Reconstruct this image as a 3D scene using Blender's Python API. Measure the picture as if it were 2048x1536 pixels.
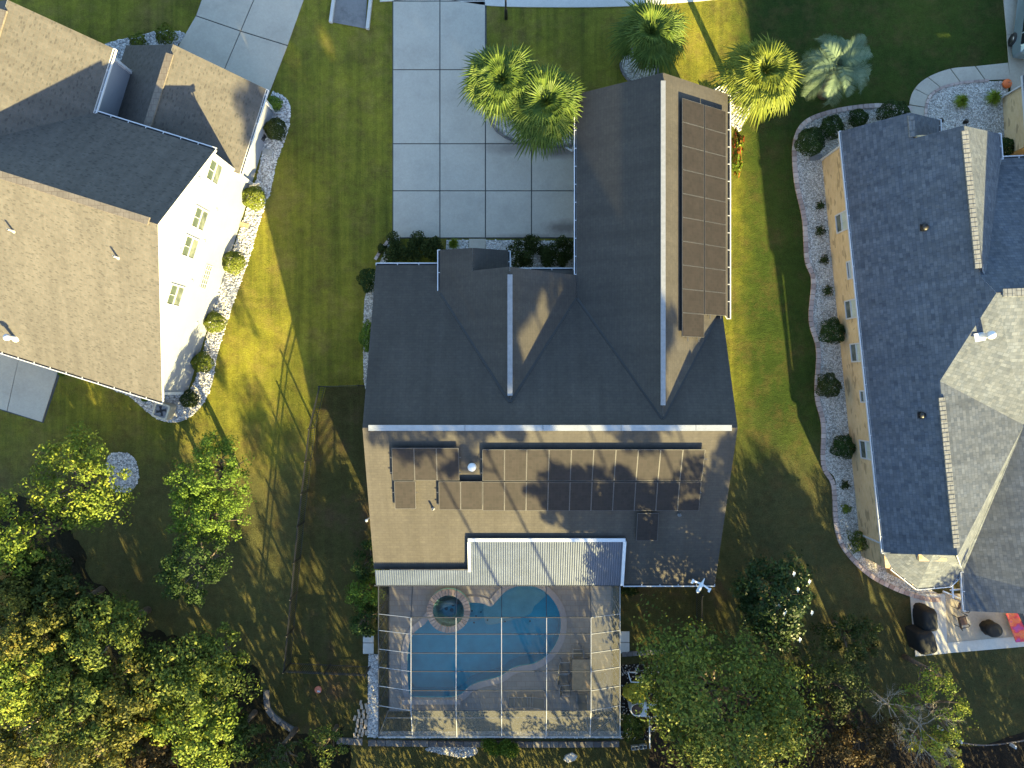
import bpy, math, random
import numpy as np
from mathutils import Vector, Matrix
from mathutils.geometry import tessellate_polygon

for o in list(bpy.data.objects): bpy.data.objects.remove(o)
S = bpy.context.scene
COL = S.collection
R = math.radians

# ------------------------------------------------------------------ camera
H = 40.0                     # the drone hangs 40 m above the lawns
FPX = 1440.0
cam = bpy.data.cameras.new('camera'); cam.sensor_width = 36.0
cam.lens = 36.0*FPX/2048.0; cam.clip_end = 2000
camo = bpy.data.objects.new('camera', cam); COL.objects.link(camo)
camo.location = (0, 0, H); S.camera = camo

# ------------------------------------------------------------------ world, sun, exposure
SUN_AZ, SUN_EL = 24.5, 17.2  # light travels up-left in the picture
w = bpy.data.worlds.new('World'); S.world = w; w.use_nodes = True
nt = w.node_tree; bg = nt.nodes['Background']
sky = nt.nodes.new('ShaderNodeTexSky'); sky.sky_type = 'NISHITA'; sky.sun_disc = False
sky.sun_elevation = R(SUN_EL); sky.sun_rotation = R(180-SUN_AZ)
nt.links.new(sky.outputs[0], bg.inputs[0]); bg.inputs[1].default_value = 0.09; sky.ozone_density = 3.0; sky.air_density = 1.3
sun = bpy.data.lights.new('sun', 'SUN'); sun.energy = 5.0; sun.angle = R(0.5); sun.color = (1.0, 0.81, 0.36)
suno = bpy.data.objects.new('sun', sun); COL.objects.link(suno)
a, e = R(SUN_AZ), R(SUN_EL)
suno.rotation_euler = Vector((-math.sin(a)*math.cos(e), math.cos(a)*math.cos(e), -math.sin(e))).to_track_quat('-Z', 'Y').to_euler()
S.view_settings.view_transform = 'Standard'; S.view_settings.look = 'None'
S.view_settings.exposure = 2.66; S.view_settings.gamma = 1
S.view_settings.use_curve_mapping = False
S.cycles.max_bounces = 8; S.cycles.transparent_max_bounces = 24

# ------------------------------------------------------------------ helpers
def P(px, py, z=0.0):
    """world point that stands at height z where the photograph shows (px, py)"""
    k = (H-z)/FPX
    return Vector(((px-1024)*k, (768-py)*k, z))
def G(px, py): return P(px, py, 0)

OFF = {}
def off(o): return OFF.get(o.name, Vector((0, 0, 0))) if o else Vector((0, 0, 0))
def tag(o, label=None, cat=None, group=None, kind=None):
    if label: o['label'] = label
    if cat: o['category'] = cat
    if group: o['group'] = group
    if kind: o['kind'] = kind
    return o
def thing(name, loc, label, cat, group=None, rz=0.0):
    o = bpy.data.objects.new(name, None); COL.objects.link(o)
    o.location = loc; o.rotation_euler = (0, 0, rz); o.empty_display_size = .2
    OFF[o.name] = Vector(loc)
    return tag(o, label, cat, group)

class MB:
    def __init__(s): s.v = []; s.f = []; s.m = []; s.sm = []
    def poly(s, pts, mi=0, smooth=False):
        n = len(s.v); s.v += [tuple(p) for p in pts]; s.f.append(tuple(range(n, n+len(pts)))); s.m.append(mi); s.sm.append(smooth); return s
    def mesh(s, vs, fs, mi=0, smooth=False):
        n = len(s.v); s.v += [tuple(p) for p in vs]
        for f in fs: s.f.append(tuple(i+n for i in f)); s.m.append(mi); s.sm.append(smooth)
        return s
    def prism(s, pts, z0, z1, mi=0, ms=None, bottom=True):
        """horizontal polygon (x,y) raised from z0 to z1"""
        A = sum(pts[i][0]*pts[(i+1) % len(pts)][1]-pts[(i+1) % len(pts)][0]*pts[i][1] for i in range(len(pts)))
        if A < 0: pts = list(reversed(pts))
        n = len(pts); ms = mi if ms is None else ms
        top = [(p[0], p[1], z1) for p in pts]; bot = [(p[0], p[1], z0) for p in pts]
        b = len(s.v); s.v += bot+top
        s.f.append(tuple(range(b+n, b+2*n))); s.m.append(mi); s.sm.append(False)
        if bottom: s.f.append(tuple(reversed(range(b, b+n)))); s.m.append(ms); s.sm.append(False)
        for i in range(n):
            j = (i+1) % n
            s.f.append((b+i, b+j, b+n+j, b+n+i)); s.m.append(ms); s.sm.append(False)
        return s
    def slab(s, pts, t, mi=0, ms=None):
        """any planar polygon given by its top face, thickness t downwards along z"""
        pts = [Vector(p) for p in pts]; n = len(pts); ms = mi if ms is None else ms
        A = sum(pts[i].x*pts[(i+1) % n].y-pts[(i+1) % n].x*pts[i].y for i in range(n))
        if A < 0: pts.reverse()
        b = len(s.v); s.v += [tuple(p-Vector((0, 0, t))) for p in pts]+[tuple(p) for p in pts]
        s.f.append(tuple(range(b+n, b+2*n))); s.m.append(mi); s.sm.append(False)
        s.f.append(tuple(reversed(range(b, b+n)))); s.m.append(ms); s.sm.append(False)
        for i in range(n):
            j = (i+1) % n
            s.f.append((b+i, b+j, b+n+j, b+n+i)); s.m.append(ms); s.sm.append(False)
        return s
    def box(s, c, size, rz=0, mi=0, bevel=0):
        x, y, z = [q/2 for q in size]; M = Matrix.Rotation(rz, 3, 'Z')
        vs = [Vector(c)+M @ Vector((sx*x, sy*y, sz*z)) for sz in (-1, 1) for sy in (-1, 1) for sx in (-1, 1)]
        s.mesh(vs, [(0, 2, 3, 1), (4, 5, 7, 6), (0, 1, 5, 4), (2, 6, 7, 3), (0, 4, 6, 2), (1, 3, 7, 5)], mi)
        return s
    def bar(s, p0, p1, w, h, mi=0, up=(0, 0, 1)):
        p0 = Vector(p0); p1 = Vector(p1); d = (p1-p0).normalized(); up = Vector(up)
        if abs(d.dot(up)) > .99: up = Vector((0, 1, 0))
        sd = d.cross(up).normalized(); u = sd.cross(d).normalized()
        vs = [p+sd*(a*w/2)+u*(b*h/2) for p in (p0, p1) for a, b in ((-1, -1), (1, -1), (1, 1), (-1, 1))]
        s.mesh(vs, [(0, 1, 2, 3), (7, 6, 5, 4), (0, 4, 5, 1), (1, 5, 6, 2), (2, 6, 7, 3), (3, 7, 4, 0)], mi)
        return s
    def tube(s, pts, r, n=8, mi=0, cap=True):
        pts = [Vector(p) for p in pts]; rs = r if isinstance(r, (list, tuple)) else [r]*len(pts)
        vs = []; fs = []
        for i, p in enumerate(pts):
            d = (pts[min(i+1, len(pts)-1)]-pts[max(i-1, 0)]).normalized()
            up = Vector((0, 0, 1)) if abs(d.z) < .95 else Vector((0, 1, 0))
            sd = d.cross(up).normalized(); u = sd.cross(d)
            for k in range(n):
                t = 2*math.pi*k/n; vs.append(p+(sd*math.cos(t)+u*math.sin(t))*rs[i])
        for i in range(len(pts)-1):
            for k in range(n):
                a = i*n+k; b = i*n+(k+1) % n; fs.append((a, b, b+n, a+n))
        if cap: fs.append(tuple(reversed(range(n)))); fs.append(tuple(range((len(pts)-1)*n, len(pts)*n)))
        return s.mesh(vs, fs, mi, True)
    def lathe(s, c, prof, n=24, mi=0, sx=1, sy=1, rz=0):
        c = Vector(c); vs = []; fs = []
        for r, z in prof:
            for k in range(n):
                t = 2*math.pi*k/n; x, y = r*sx*math.cos(t), r*sy*math.sin(t)
                vs.append(c+Vector((x*math.cos(rz)-y*math.sin(rz), x*math.sin(rz)+y*math.cos(rz), z)))
        for i in range(len(prof)-1):
            for k in range(n):
                a = i*n+k; b = i*n+(k+1) % n; fs.append((a, b, b+n, a+n))
        s.mesh(vs, fs, mi, True); b = len(s.v)-len(vs)
        for idx, rev in ((0, True), (len(prof)-1, False)):
            if prof[idx][0] > 1e-4:
                f = tuple(b+idx*n+k for k in range(n)); s.f.append(tuple(reversed(f)) if rev else f); s.m.append(mi); s.sm.append(False)
        return s
    def build(s, name, mats, parent=None, local=False):
        me = bpy.data.meshes.new(name)
        o0 = off(parent) if not local else Vector((0, 0, 0))
        V = np.array(s.v, dtype=np.float64).reshape(-1, 3)-np.array(o0)
        me.from_pydata(V.tolist(), [], s.f)
        mats = mats if isinstance(mats, (list, tuple)) else [mats]
        for m in mats: me.materials.append(m)
        me.polygons.foreach_set('material_index', s.m); me.polygons.foreach_set('use_smooth', s.sm)
        # UVs in metres: u level along the face, v up its slope
        nl = len(me.loops); ln = np.zeros(nl, dtype=np.int32); me.loops.foreach_get('vertex_index', ln)
        npol = len(me.polygons); N = np.zeros(npol*3); me.polygons.foreach_get('normal', N); N = N.reshape(-1, 3)
        cnt = np.zeros(npol, dtype=np.int32); me.polygons.foreach_get('loop_total', cnt)
        U = np.stack([-N[:, 1], N[:, 0], np.zeros(npol)], 1); L = np.linalg.norm(U, axis=1)
        flat = L < .03; U[flat] = (1, 0, 0); U[~flat] /= L[~flat][:, None]
        W = np.cross(N, U); pi = np.repeat(np.arange(npol), cnt); VV = V[ln]+np.array(o0)
        uv = np.stack([(VV*U[pi]).sum(1), (VV*W[pi]).sum(1)], 1)
        ul = me.uv_layers.new(name='UVMap'); ul.data.foreach_set('uv', uv.ravel().astype(np.float32))
        me.update(); me.validate()
        o = bpy.data.objects.new(name, me); COL.objects.link(o)
        if parent: o.parent = parent; OFF[o.name] = off(parent)
        return o

def smooth(pts, n=6, closed=False):
    pts = [Vector((p[0], p[1], 0)) for p in pts]; out = []; N = len(pts)
    rng = range(N) if closed else range(N-1)
    for i in rng:
        if closed: p0, p1, p2, p3 = pts[(i-1) % N], pts[i], pts[(i+1) % N], pts[(i+2) % N]
        else: p0, p1, p2, p3 = pts[max(i-1, 0)], pts[i], pts[i+1], pts[min(i+2, N-1)]
        for k in range(n):
            t = k/n
            out.append(.5*((2*p1)+(p2-p0)*t+(2*p0-5*p1+4*p2-p3)*t*t+(3*p1-p0-3*p2+p3)*t**3))
    if not closed: out.append(pts[-1])
    return out
def gpts(l, n=6, closed=True, z=0):
    """ground outline given as photo pixels -> smooth world outline"""
    return smooth([P(x, y, z) for x, y in l], n, closed)
def tri_fill(mb, outer, holes, z, mi=0):
    loops = [[Vector((p[0], p[1], z)) for p in outer]]+[[Vector((p[0], p[1], z)) for p in h] for h in holes]
    flat = [p for l in loops for p in l]
    fs = []
    for t in tessellate_polygon(loops):
        a, b, c = [flat[i] for i in t]
        fs.append(tuple(t) if (b-a).cross(c-a).z > 0 else tuple(reversed(t)))
    mb.mesh(flat, fs, mi)
def rough(poly, amp, seed):
    rg = random.Random(seed); ph = [rg.uniform(0, 6.28) for _ in range(4)]
    return [Vector((p.x+amp*(math.sin(p.y*2.1+ph[0])+.6*math.sin(p.y*5.3+p.x*3+ph[1])+rg.uniform(-.4, .4)), p.y+amp*(math.sin(p.x*2.3+ph[2])+.6*math.sin(p.x*5.9+ph[3])+rg.uniform(-.4, .4)), 0)) for p in poly]
def inside(x, y, poly):
    c = False; n = len(poly); j = n-1
    for i in range(n):
        xi, yi, xj, yj = poly[i][0], poly[i][1], poly[j][0], poly[j][1]
        if (yi > y) != (yj > y) and x < (xj-xi)*(y-yi)/(yj-yi)+xi: c = not c
        j = i
    return c
def copy_tree(o, parent=None):
    c = o.copy(); COL.objects.link(c); c.parent = parent
    OFF[c.name] = Vector(c.location) if parent is None else off(parent)
    for ch in o.children: copy_tree(ch, c)
    return c

# ------------------------------------------------------------------ materials
def new_mat(name):
    m = bpy.data.materials.new(name); m.use_nodes = True; n = m.node_tree
    b = n.nodes['Principled BSDF']; return m, n, b
def N(n, t, **kw):
    x = n.nodes.new(t)
    for k, v in kw.items(): setattr(x, k, v)
    return x
def ramp(n, src, stops):
    r = N(n, 'ShaderNodeValToRGB'); cr = r.color_ramp
    while len(cr.elements) < len(stops): cr.elements.new(.5)
    for e_, (p, c) in zip(cr.elements, stops): e_.position = p; e_.color = (*c, 1)
    n.links.new(src, r.inputs[0]); return r.outputs[0]
def noise(n, vec, scale, detail=4, rough=.6):
    t = N(n, 'ShaderNodeTexNoise'); t.inputs['Scale'].default_value = scale; t.inputs['Detail'].default_value = detail; t.inputs['Roughness'].default_value = rough
    if vec: n.links.new(vec, t.inputs['Vector'])
    return t.outputs['Fac']
def mapping(n, src, scale=(1, 1, 1), rot=0):
    mp = N(n, 'ShaderNodeMapping'); mp.inputs['Scale'].default_value = scale; mp.inputs['Rotation'].default_value = (0, 0, rot)
    n.links.new(src, mp.inputs['Vector']); return mp.outputs[0]
def mix(n, fac, a, b, mode='MIX'):
    x = N(n, 'ShaderNodeMix', data_type='RGBA', blend_type=mode)
    for i, v in ((0, fac), (6, a), (7, b)):
        if hasattr(v, 'is_linked') or hasattr(v, 'links'): n.links.new(v, x.inputs[i])
        elif i == 0: x.inputs[0].default_value = v
        else: x.inputs[i].default_value = (*v, 1)
    return x.outputs[2]
def bump(n, b, h, strength=.4, dist=.02):
    bp = N(n, 'ShaderNodeBump'); bp.inputs['Strength'].default_value = strength; bp.inputs['Distance'].default_value = dist
    n.links.new(h, bp.inputs['Height']); n.links.new(bp.outputs[0], b.inputs['Normal'])
def coords(n, kind='Object'): return N(n, 'ShaderNodeTexCoord').outputs[kind]

def plain(name, c, rough=.6, metal=0, var=.12, scale=3):
    m, n, b = new_mat(name); f = noise(n, coords(n), scale, 5)
    lo = tuple(q*(1-var) for q in c); hi = tuple(min(1, q*(1+var)) for q in c)
    n.links.new(ramp(n, f, [(.3, lo), (.7, hi)]), b.inputs['Base Color'])
    b.inputs['Roughness'].default_value = rough; b.inputs['Metallic'].default_value = metal; return m

def shingle(name, c1, c2, c3, tab, row, mortar, msize=.012, blot=.25, dash=None):
    m, n, b = new_mat(name); uv = coords(n, 'UV')
    def brick(tabw, rowh, A, B, M, ms, offset=.5, bias=0.0, src=uv):
        t = N(n, 'ShaderNodeTexBrick'); t.offset = offset; t.offset_frequency = 2; t.squash = 1
        t.inputs['Color1'].default_value = (*A, 1); t.inputs['Color2'].default_value = (*B, 1); t.inputs['Mortar'].default_value = (*M, 1)
        t.inputs['Scale'].default_value = 1; t.inputs['Brick Width'].default_value = tabw; t.inputs['Row Height'].default_value = rowh
        t.inputs['Mortar Size'].default_value = ms; t.inputs['Bias'].default_value = bias; t.inputs['Mortar Smooth'].default_value = .3
        n.links.new(src, t.inputs['Vector']); return t
    # wobble a little so courses are not ruler straight
    wob = N(n, 'ShaderNodeVectorMath', operation='MULTIPLY_ADD'); nt_ = N(n, 'ShaderNodeTexNoise'); nt_.inputs['Scale'].default_value = 1.1
    n.links.new(uv, nt_.inputs['Vector']); n.links.new(nt_.outputs['Color'], wob.inputs[0]); wob.inputs[1].default_value = (.07, .05, 0); n.links.new(uv, wob.inputs[2])
    t = brick(tab, row, c1, c2, mortar, msize, src=wob.outputs[0])
    t2 = brick(tab*.63, row, (0, 0, 0), (1, 1, 1), (.4, .4, .4), 0, .37, src=wob.outputs[0])
    col = mix(n, .42, t.outputs['Color'], mix(n, t2.outputs['Color'], c3, c1))
    f = noise(n, coords(n), .55, 6, .65)
    col = mix(n, blot, col, ramp(n, f, [(.3, tuple(q*.55 for q in c1)), (.7, tuple(q*1.35 for q in c1))]), 'MIX')
    if dash:   # short dark dashes on the laminated tabs
        dv = N(n, 'ShaderNodeTexVoronoi'); dv.inputs['Scale'].default_value = 1; n.links.new(mapping(n, wob.outputs[0], dash), dv.inputs['Vector'])
        dn = ramp(n, dv.outputs['Distance'], [(.20, (.5, .5, .5)), (.34, (0, 0, 0))]); col = mix(n, dn, col, tuple(q*.55 for q in c2))
    g = noise(n, uv, 55, 2)
    col = mix(n, .5, col, ramp(n, g, [(.25, (.35, .35, .35)), (.75, (.68, .68, .68))]), 'OVERLAY')
    sp = noise(n, coords(n), 5, 6, .8)   # mottled granules and dust, a hand wide
    col = mix(n, .35, col, ramp(n, sp, [(.3, (.3, .3, .3)), (.7, (.68, .68, .68))]), 'OVERLAY')
    st = noise(n, mapping(n, uv, (1.6, .12, 1)), 1.0, 5)   # weather streaks running down the slope
    col = mix(n, .35, col, ramp(n, st, [(.35, (.32, .32, .32)), (.65, (.62, .62, .62))]), 'OVERLAY')
    n.links.new(col, b.inputs['Base Color']); b.inputs['Roughness'].default_value = .9
    b.inputs['Specular IOR Level'].default_value = .25
    bump(n, b, t.outputs['Fac'], -.5, .012)
    return m

M = {}
M['roof_tan'] = shingle('tan shingles', (.080, .075, .070), (.060, .058, .056), (.110, .104, .096), .26, .19, (.085, .07, .06), .016, .12, dash=(3.6, 7.5, 1))
M['roof_dark'] = shingle('weathered brown shingles', (.055, .050, .045), (.042, .039, .038), (.068, .061, .051), .33, .145, (.034, .032, .031), .018, .22)
M['roof_grey'] = shingle('slate grey shingles', (.076, .090, .116), (.024, .032, .046), (.150, .162, .178), .28, .165, (.018, .022, .03), .012, .10)
M['cap_tan'] = shingle('tan cap shingles', (.145, .125, .105), (.125, .108, .092), (.17, .15, .13), .25, .3, (.08, .06, .05), .02, .1)
M['cap_grey'] = shingle('grey cap shingles', (.15, .155, .16), (.12, .125, .13), (.19, .19, .19), .22, .5, (.05, .05, .05), .03, .1)
M['white_trim'] = plain('white painted trim', (.50, .51, .54), .45, 0, .04)
M['vent_grey'] = plain('grey ridge vent', (.20, .205, .22), .5, 0, .15, 5)
M['black'] = plain('black metal', (.012, .012, .013), .5)
M['dark_cloth'] = plain('black vinyl cover', (.006, .008, .009), .9, 0, .3)
M['bronze'] = plain('dark bronze and shaded aluminium', (.03, .032, .035), .45)
M['alu'] = plain('white aluminium', (.27, .28, .30), .4)
M['beige_metal'] = plain('beige metal', (.42, .38, .29), .5)
M['grey_plastic'] = plain('pale grey plastic', (.5, .52, .54), .5)
M['pvc'] = plain('white pvc pipe', (.72, .74, .76), .4)
M['concrete_block'] = plain('concrete block', (.3, .3, .29), .9, 0, .25, 8)
M['orange'] = plain('pumpkin skin', (.62, .12, .02), .5)
M['coral'] = plain('coral plastic lid', (.55, .16, .09), .5)
M['rubber'] = plain('tyre rubber', (.015, .015, .016), .8)
M['silver_paint'] = plain('silver car paint', (.26, .33, .36), .25, .5, .05)
M['car_glass'] = plain('dark car glass', (.01, .012, .014), .08)
M['rim'] = plain('alloy rim', (.25, .25, .26), .3, .8)
M['wood'] = plain('weathered tan wood', (.33, .24, .15), .7, 0, .25, 6)
M['stone'] = plain('pale stone', (.42, .40, .37), .9, 0, .3, 6)
M['dark_opening'] = plain('dark screen', (.02, .022, .025), .7)
M['chair_fabric'] = plain('brown sling fabric', (.09, .05, .035), .8)
M['grey_fabric'] = plain('grey sling fabric', (.14, .14, .13), .8)
M['flower'] = plain('white petals', (.8, .8, .74), .6)
M['bark'] = plain('grey brown bark', (.11, .085, .065), .95, 0, .4, 5)
M['bark_pale'] = plain('pale bare branch', (.30, .26, .21), .9, 0, .3, 5)
M['palm_bark'] = plain('palm trunk', (.13, .10, .07), .95, 0, .5, 9)

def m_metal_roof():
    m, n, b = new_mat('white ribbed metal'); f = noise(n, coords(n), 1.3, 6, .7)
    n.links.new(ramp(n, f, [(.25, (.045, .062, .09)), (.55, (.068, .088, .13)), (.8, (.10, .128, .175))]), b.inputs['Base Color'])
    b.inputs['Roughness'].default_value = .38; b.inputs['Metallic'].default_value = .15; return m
M['metal_roof'] = m_metal_roof()
def m_concrete(name, c, stain=.35, scale=.45):
    m, n, b = new_mat(name); co = coords(n)
    col = ramp(n, noise(n, co, scale, 8, .7), [(.25, tuple(q*(1-stain) for q in c)), (.5, c), (.75, tuple(q*1.12 for q in c))])
    col = mix(n, .5, col, ramp(n, noise(n, co, 9, 6, .8), [(.3, (.40, .40, .40)), (.7, (.60, .60, .60))]), 'OVERLAY')
    col = mix(n, .25, col, ramp(n, noise(n, co, 60, 2), [(.3, (.35, .35, .35)), (.7, (.65, .65, .65))]), 'OVERLAY')
    n.links.new(col, b.inputs['Base Color']); b.inputs['Roughness'].default_value = .88; return m
M['concrete'] = m_concrete('driveway concrete', (.37, .335, .275), .22)
M['concrete_dark'] = m_concrete('stained concrete', (.15, .15, .15), .5, 1.2)
M['concrete_pale'] = m_concrete('pale concrete', (.44, .43, .40), .15)
M['joint'] = plain('dirt in joints', (.05, .055, .055), .95)
M['asphalt'] = m_concrete('asphalt', (.05, .05, .05), .2)
def m_drive():
    # the big driveway, with rusty brown water stains by the gravel bed and the garage corner
    m, n, b = new_mat('driveway concrete with stains'); co = coords(n)
    c = (.36, .335, .285)
    col = ramp(n, noise(n, co, .45, 8, .7), [(.25, tuple(q*.8 for q in c)), (.5, c), (.75, tuple(q*1.1 for q in c))])
    col = mix(n, .5, col, ramp(n, noise(n, co, 9, 6, .8), [(.3, (.40, .40, .40)), (.7, (.60, .60, .60))]), 'OVERLAY')
    col = mix(n, .25, col, ramp(n, noise(n, co, 60, 2), [(.3, (.35, .35, .35)), (.7, (.65, .65, .65))]), 'OVERLAY')
    nz = noise(n, co, 1.4, 5, .7)
    for (px, py, sx, sy, amt) in ((1118, 305, 1.5, .5, .75), (1128, 455, 1.5, .55, .7), (1020, 296, 2.0, .5, .5), (1060, 476, 3.2, .3, .45)):
        p = G(px, py)
        d = N(n, 'ShaderNodeVectorMath', operation='SUBTRACT'); n.links.new(co, d.inputs[0]); d.inputs[1].default_value = tuple(p)
        sc = N(n, 'ShaderNodeVectorMath', operation='DIVIDE'); n.links.new(d.outputs[0], sc.inputs[0]); sc.inputs[1].default_value = (sx, sy, 99)
        ln = N(n, 'ShaderNodeVectorMath', operation='LENGTH'); n.links.new(sc.outputs[0], ln.inputs[0])
        ad = N(n, 'ShaderNodeMath', operation='ADD'); n.links.new(ln.outputs['Value'], ad.inputs[0]); n.links.new(nz, ad.inputs[1])
        hf = N(n, 'ShaderNodeMath', operation='MULTIPLY'); n.links.new(ad.outputs[0], hf.inputs[0]); hf.inputs[1].default_value = .5
        mk = ramp(n, hf.outputs[0], [(.36, (amt,)*3), (.72, (0, 0, 0))])
        col = mix(n, mk, col, (.085, .065, .06))
    n.links.new(col, b.inputs['Base Color']); b.inputs['Roughness'].default_value = .88; return m
M['drive'] = m_drive()
def m_stonebed(name, a, c, d, sc):
    m, n, b = new_mat(name); co = coords(n)
    v = N(n, 'ShaderNodeTexVoronoi'); v.inputs['Scale'].default_value = sc; n.links.new(co, v.inputs['Vector'])
    v2 = N(n, 'ShaderNodeTexVoronoi', feature='DISTANCE_TO_EDGE'); v2.inputs['Scale'].default_value = sc; n.links.new(co, v2.inputs['Vector'])
    sep = N(n, 'ShaderNodeSeparateColor'); n.links.new(v.outputs['Color'], sep.inputs[0])
    col = ramp(n, sep.outputs[0], [(.0, a), (.45, c), (1, d)])
    edge = ramp(n, v2.outputs['Distance'], [(.02, (.35, .33, .3)), (.16, (1, 1, 1))])
    col = mix(n, .9, col, edge, 'MULTIPLY')
    n.links.new(col, b.inputs['Base Color']); b.inputs['Roughness'].default_value = .85
    bump(n, b, v2.outputs['Distance'], .8, .04); return m
M['gravel_white'] = m_stonebed('white marble gravel', (.20, .20, .20), (.40, .39, .38), (.56, .55, .54), 11)
M['gravel_grey'] = m_stonebed('pale grey pebbles', (.26, .245, .22), (.48, .455, .41), (.68, .65, .60), 14)
def m_island(name, stops, rough=.8):
    m, n, b = new_mat(name); g = N(n, 'ShaderNodeNewGeometry')
    col = ramp(n, g.outputs['Random Per Island'], stops)
    f = noise(n, coords(n), 7, 4)
    col = mix(n, .5, col, ramp(n, f, [(.3, (.36, .36, .36)), (.7, (.64, .64, .64))]), 'OVERLAY')
    n.links.new(col, b.inputs['Base Color']); b.inputs['Roughness'].default_value = rough; return m
M['stones_white'] = m_island('white marble stones', [(0, (.26, .26, .26)), (.3, (.44, .43, .43)), (1, (.64, .63, .62))])
M['stones_grey'] = m_island('grey stones', [(0, (.20, .19, .17)), (.5, (.45, .43, .39)), (1, (.68, .65, .59))])
M['edging'] = m_island('pinkish brick edging', [(0, (.26, .19, .165)), (.5, (.37, .29, .26)), (1, (.48, .39, .34))])
M['edging_grey'] = m_island('grey block edging', [(0, (.07, .065, .07)), (.5, (.10, .093, .094)), (1, (.14, .13, .125))])
M['loose_bricks'] = m_island('tan loose bricks', [(0, (.22, .16, .12)), (.5, (.34, .27, .21)), (1, (.46, .39, .32))])
def m_siding():
    m, n, b = new_mat('white vinyl siding'); uv = coords(n, 'UV')
    wv = N(n, 'ShaderNodeTexWave', wave_type='BANDS', bands_direction='Y', wave_profile='SAW'); wv.inputs['Scale'].default_value = 1/.22/math.pi*.5
    n.links.new(uv, wv.inputs['Vector'])
    n.links.new(ramp(n, noise(n, uv, .8, 5), [(.3, (.245, .262, .30)), (.7, (.27, .288, .325))]), b.inputs['Base Color'])
    b.inputs['Roughness'].default_value = .5; bump(n, b, wv.outputs['Fac'], .35, .012); return m
M['siding'] = m_siding()
M['siding_beige'] = plain('beige siding', (.42, .38, .30), .7)
def m_brick(name, A, B, Mo):
    m, n, b = new_mat(name); uv = coords(n, 'UV')
    t = N(n, 'ShaderNodeTexBrick'); t.inputs['Color1'].default_value = (*A, 1); t.inputs['Color2'].default_value = (*B, 1); t.inputs['Mortar'].default_value = (*Mo, 1)
    t.inputs['Scale'].default_value = 1; t.inputs['Brick Width'].default_value = .22; t.inputs['Row Height'].default_value = .075; t.inputs['Mortar Size'].default_value = .007; t.inputs['Bias'].default_value = -.3
    n.links.new(uv, t.inputs['Vector'])
    sp = N(n, 'ShaderNodeTexVoronoi'); sp.inputs['Scale'].default_value = 1; n.links.new(mapping(n, uv, (2.6, 6.5, 1)), sp.inputs['Vector'])
    sep = N(n, 'ShaderNodeSeparateColor'); n.links.new(sp.outputs['Color'], sep.inputs[0])
    f = ramp(n, sep.outputs[1], [(.86, (0, 0, 0)), (.90, (1, 1, 1))])    # the odd darker, burnt brick
    col = mix(n, mix(n, 1.0, f, (.55, .55, .55), 'MULTIPLY'), t.outputs['Color'], tuple(q*.35 for q in A))
    col = mix(n, .5, col, ramp(n, noise(n, coords(n), 1.2, 6), [(.3, (.38, .38, .38)), (.7, (.62, .62, .62))]), 'OVERLAY')
    n.links.new(col, b.inputs['Base Color']); b.inputs['Roughness'].default_value = .85; bump(n, b, t.outputs['Fac'], -.3, .008); return m
M['brick'] = m_brick('tan brick', (.56, .39, .20), (.64, .47, .28), (.5, .42, .29))
def m_panel():
    m, n, b = new_mat('solar cells'); uv = coords(n, 'UV')
    t = N(n, 'ShaderNodeTexBrick'); t.offset = 0
    t.inputs['Color1'].default_value = (.020, .018, .018, 1); t.inputs['Color2'].default_value = (.026, .022, .022, 1); t.inputs['Mortar'].default_value = (.029, .025, .025, 1)
    t.inputs['Scale'].default_value = 1; t.inputs['Brick Width'].default_value = .16; t.inputs['Row Height'].default_value = .16; t.inputs['Mortar Size'].default_value = .005
    n.links.new(uv, t.inputs['Vector'])
    col = mix(n, .4, t.outputs['Color'], ramp(n, noise(n, coords(n), 2.5, 5), [(.3, (.38, .38, .38)), (.7, (.62, .62, .62))]), 'OVERLAY')
    n.links.new(col, b.inputs['Base Color']); b.inputs['Roughness'].default_value = .7; b.inputs['Specular IOR Level'].default_value = .12; return m
M['panel'] = m_panel()
M['panel_frame'] = plain('dull silver panel frame', (.075, .075, .08), .5, .2)
def m_glass_win():
    m, n, b = new_mat('window glass'); col = ramp(n, noise(n, coords(n), 2, 3), [(.35, (.05, .065, .06)), (.65, (.15, .17, .15))])
    n.links.new(col, b.inputs['Base Color']); b.inputs['Roughness'].default_value = .06; return m
M['win_glass'] = m_glass_win()
M['blind_dim'] = plain('green tinted blinds', (.055, .075, .062), .35)
M['blind'] = plain('window blinds', (.42, .47, .42), .35)

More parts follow.
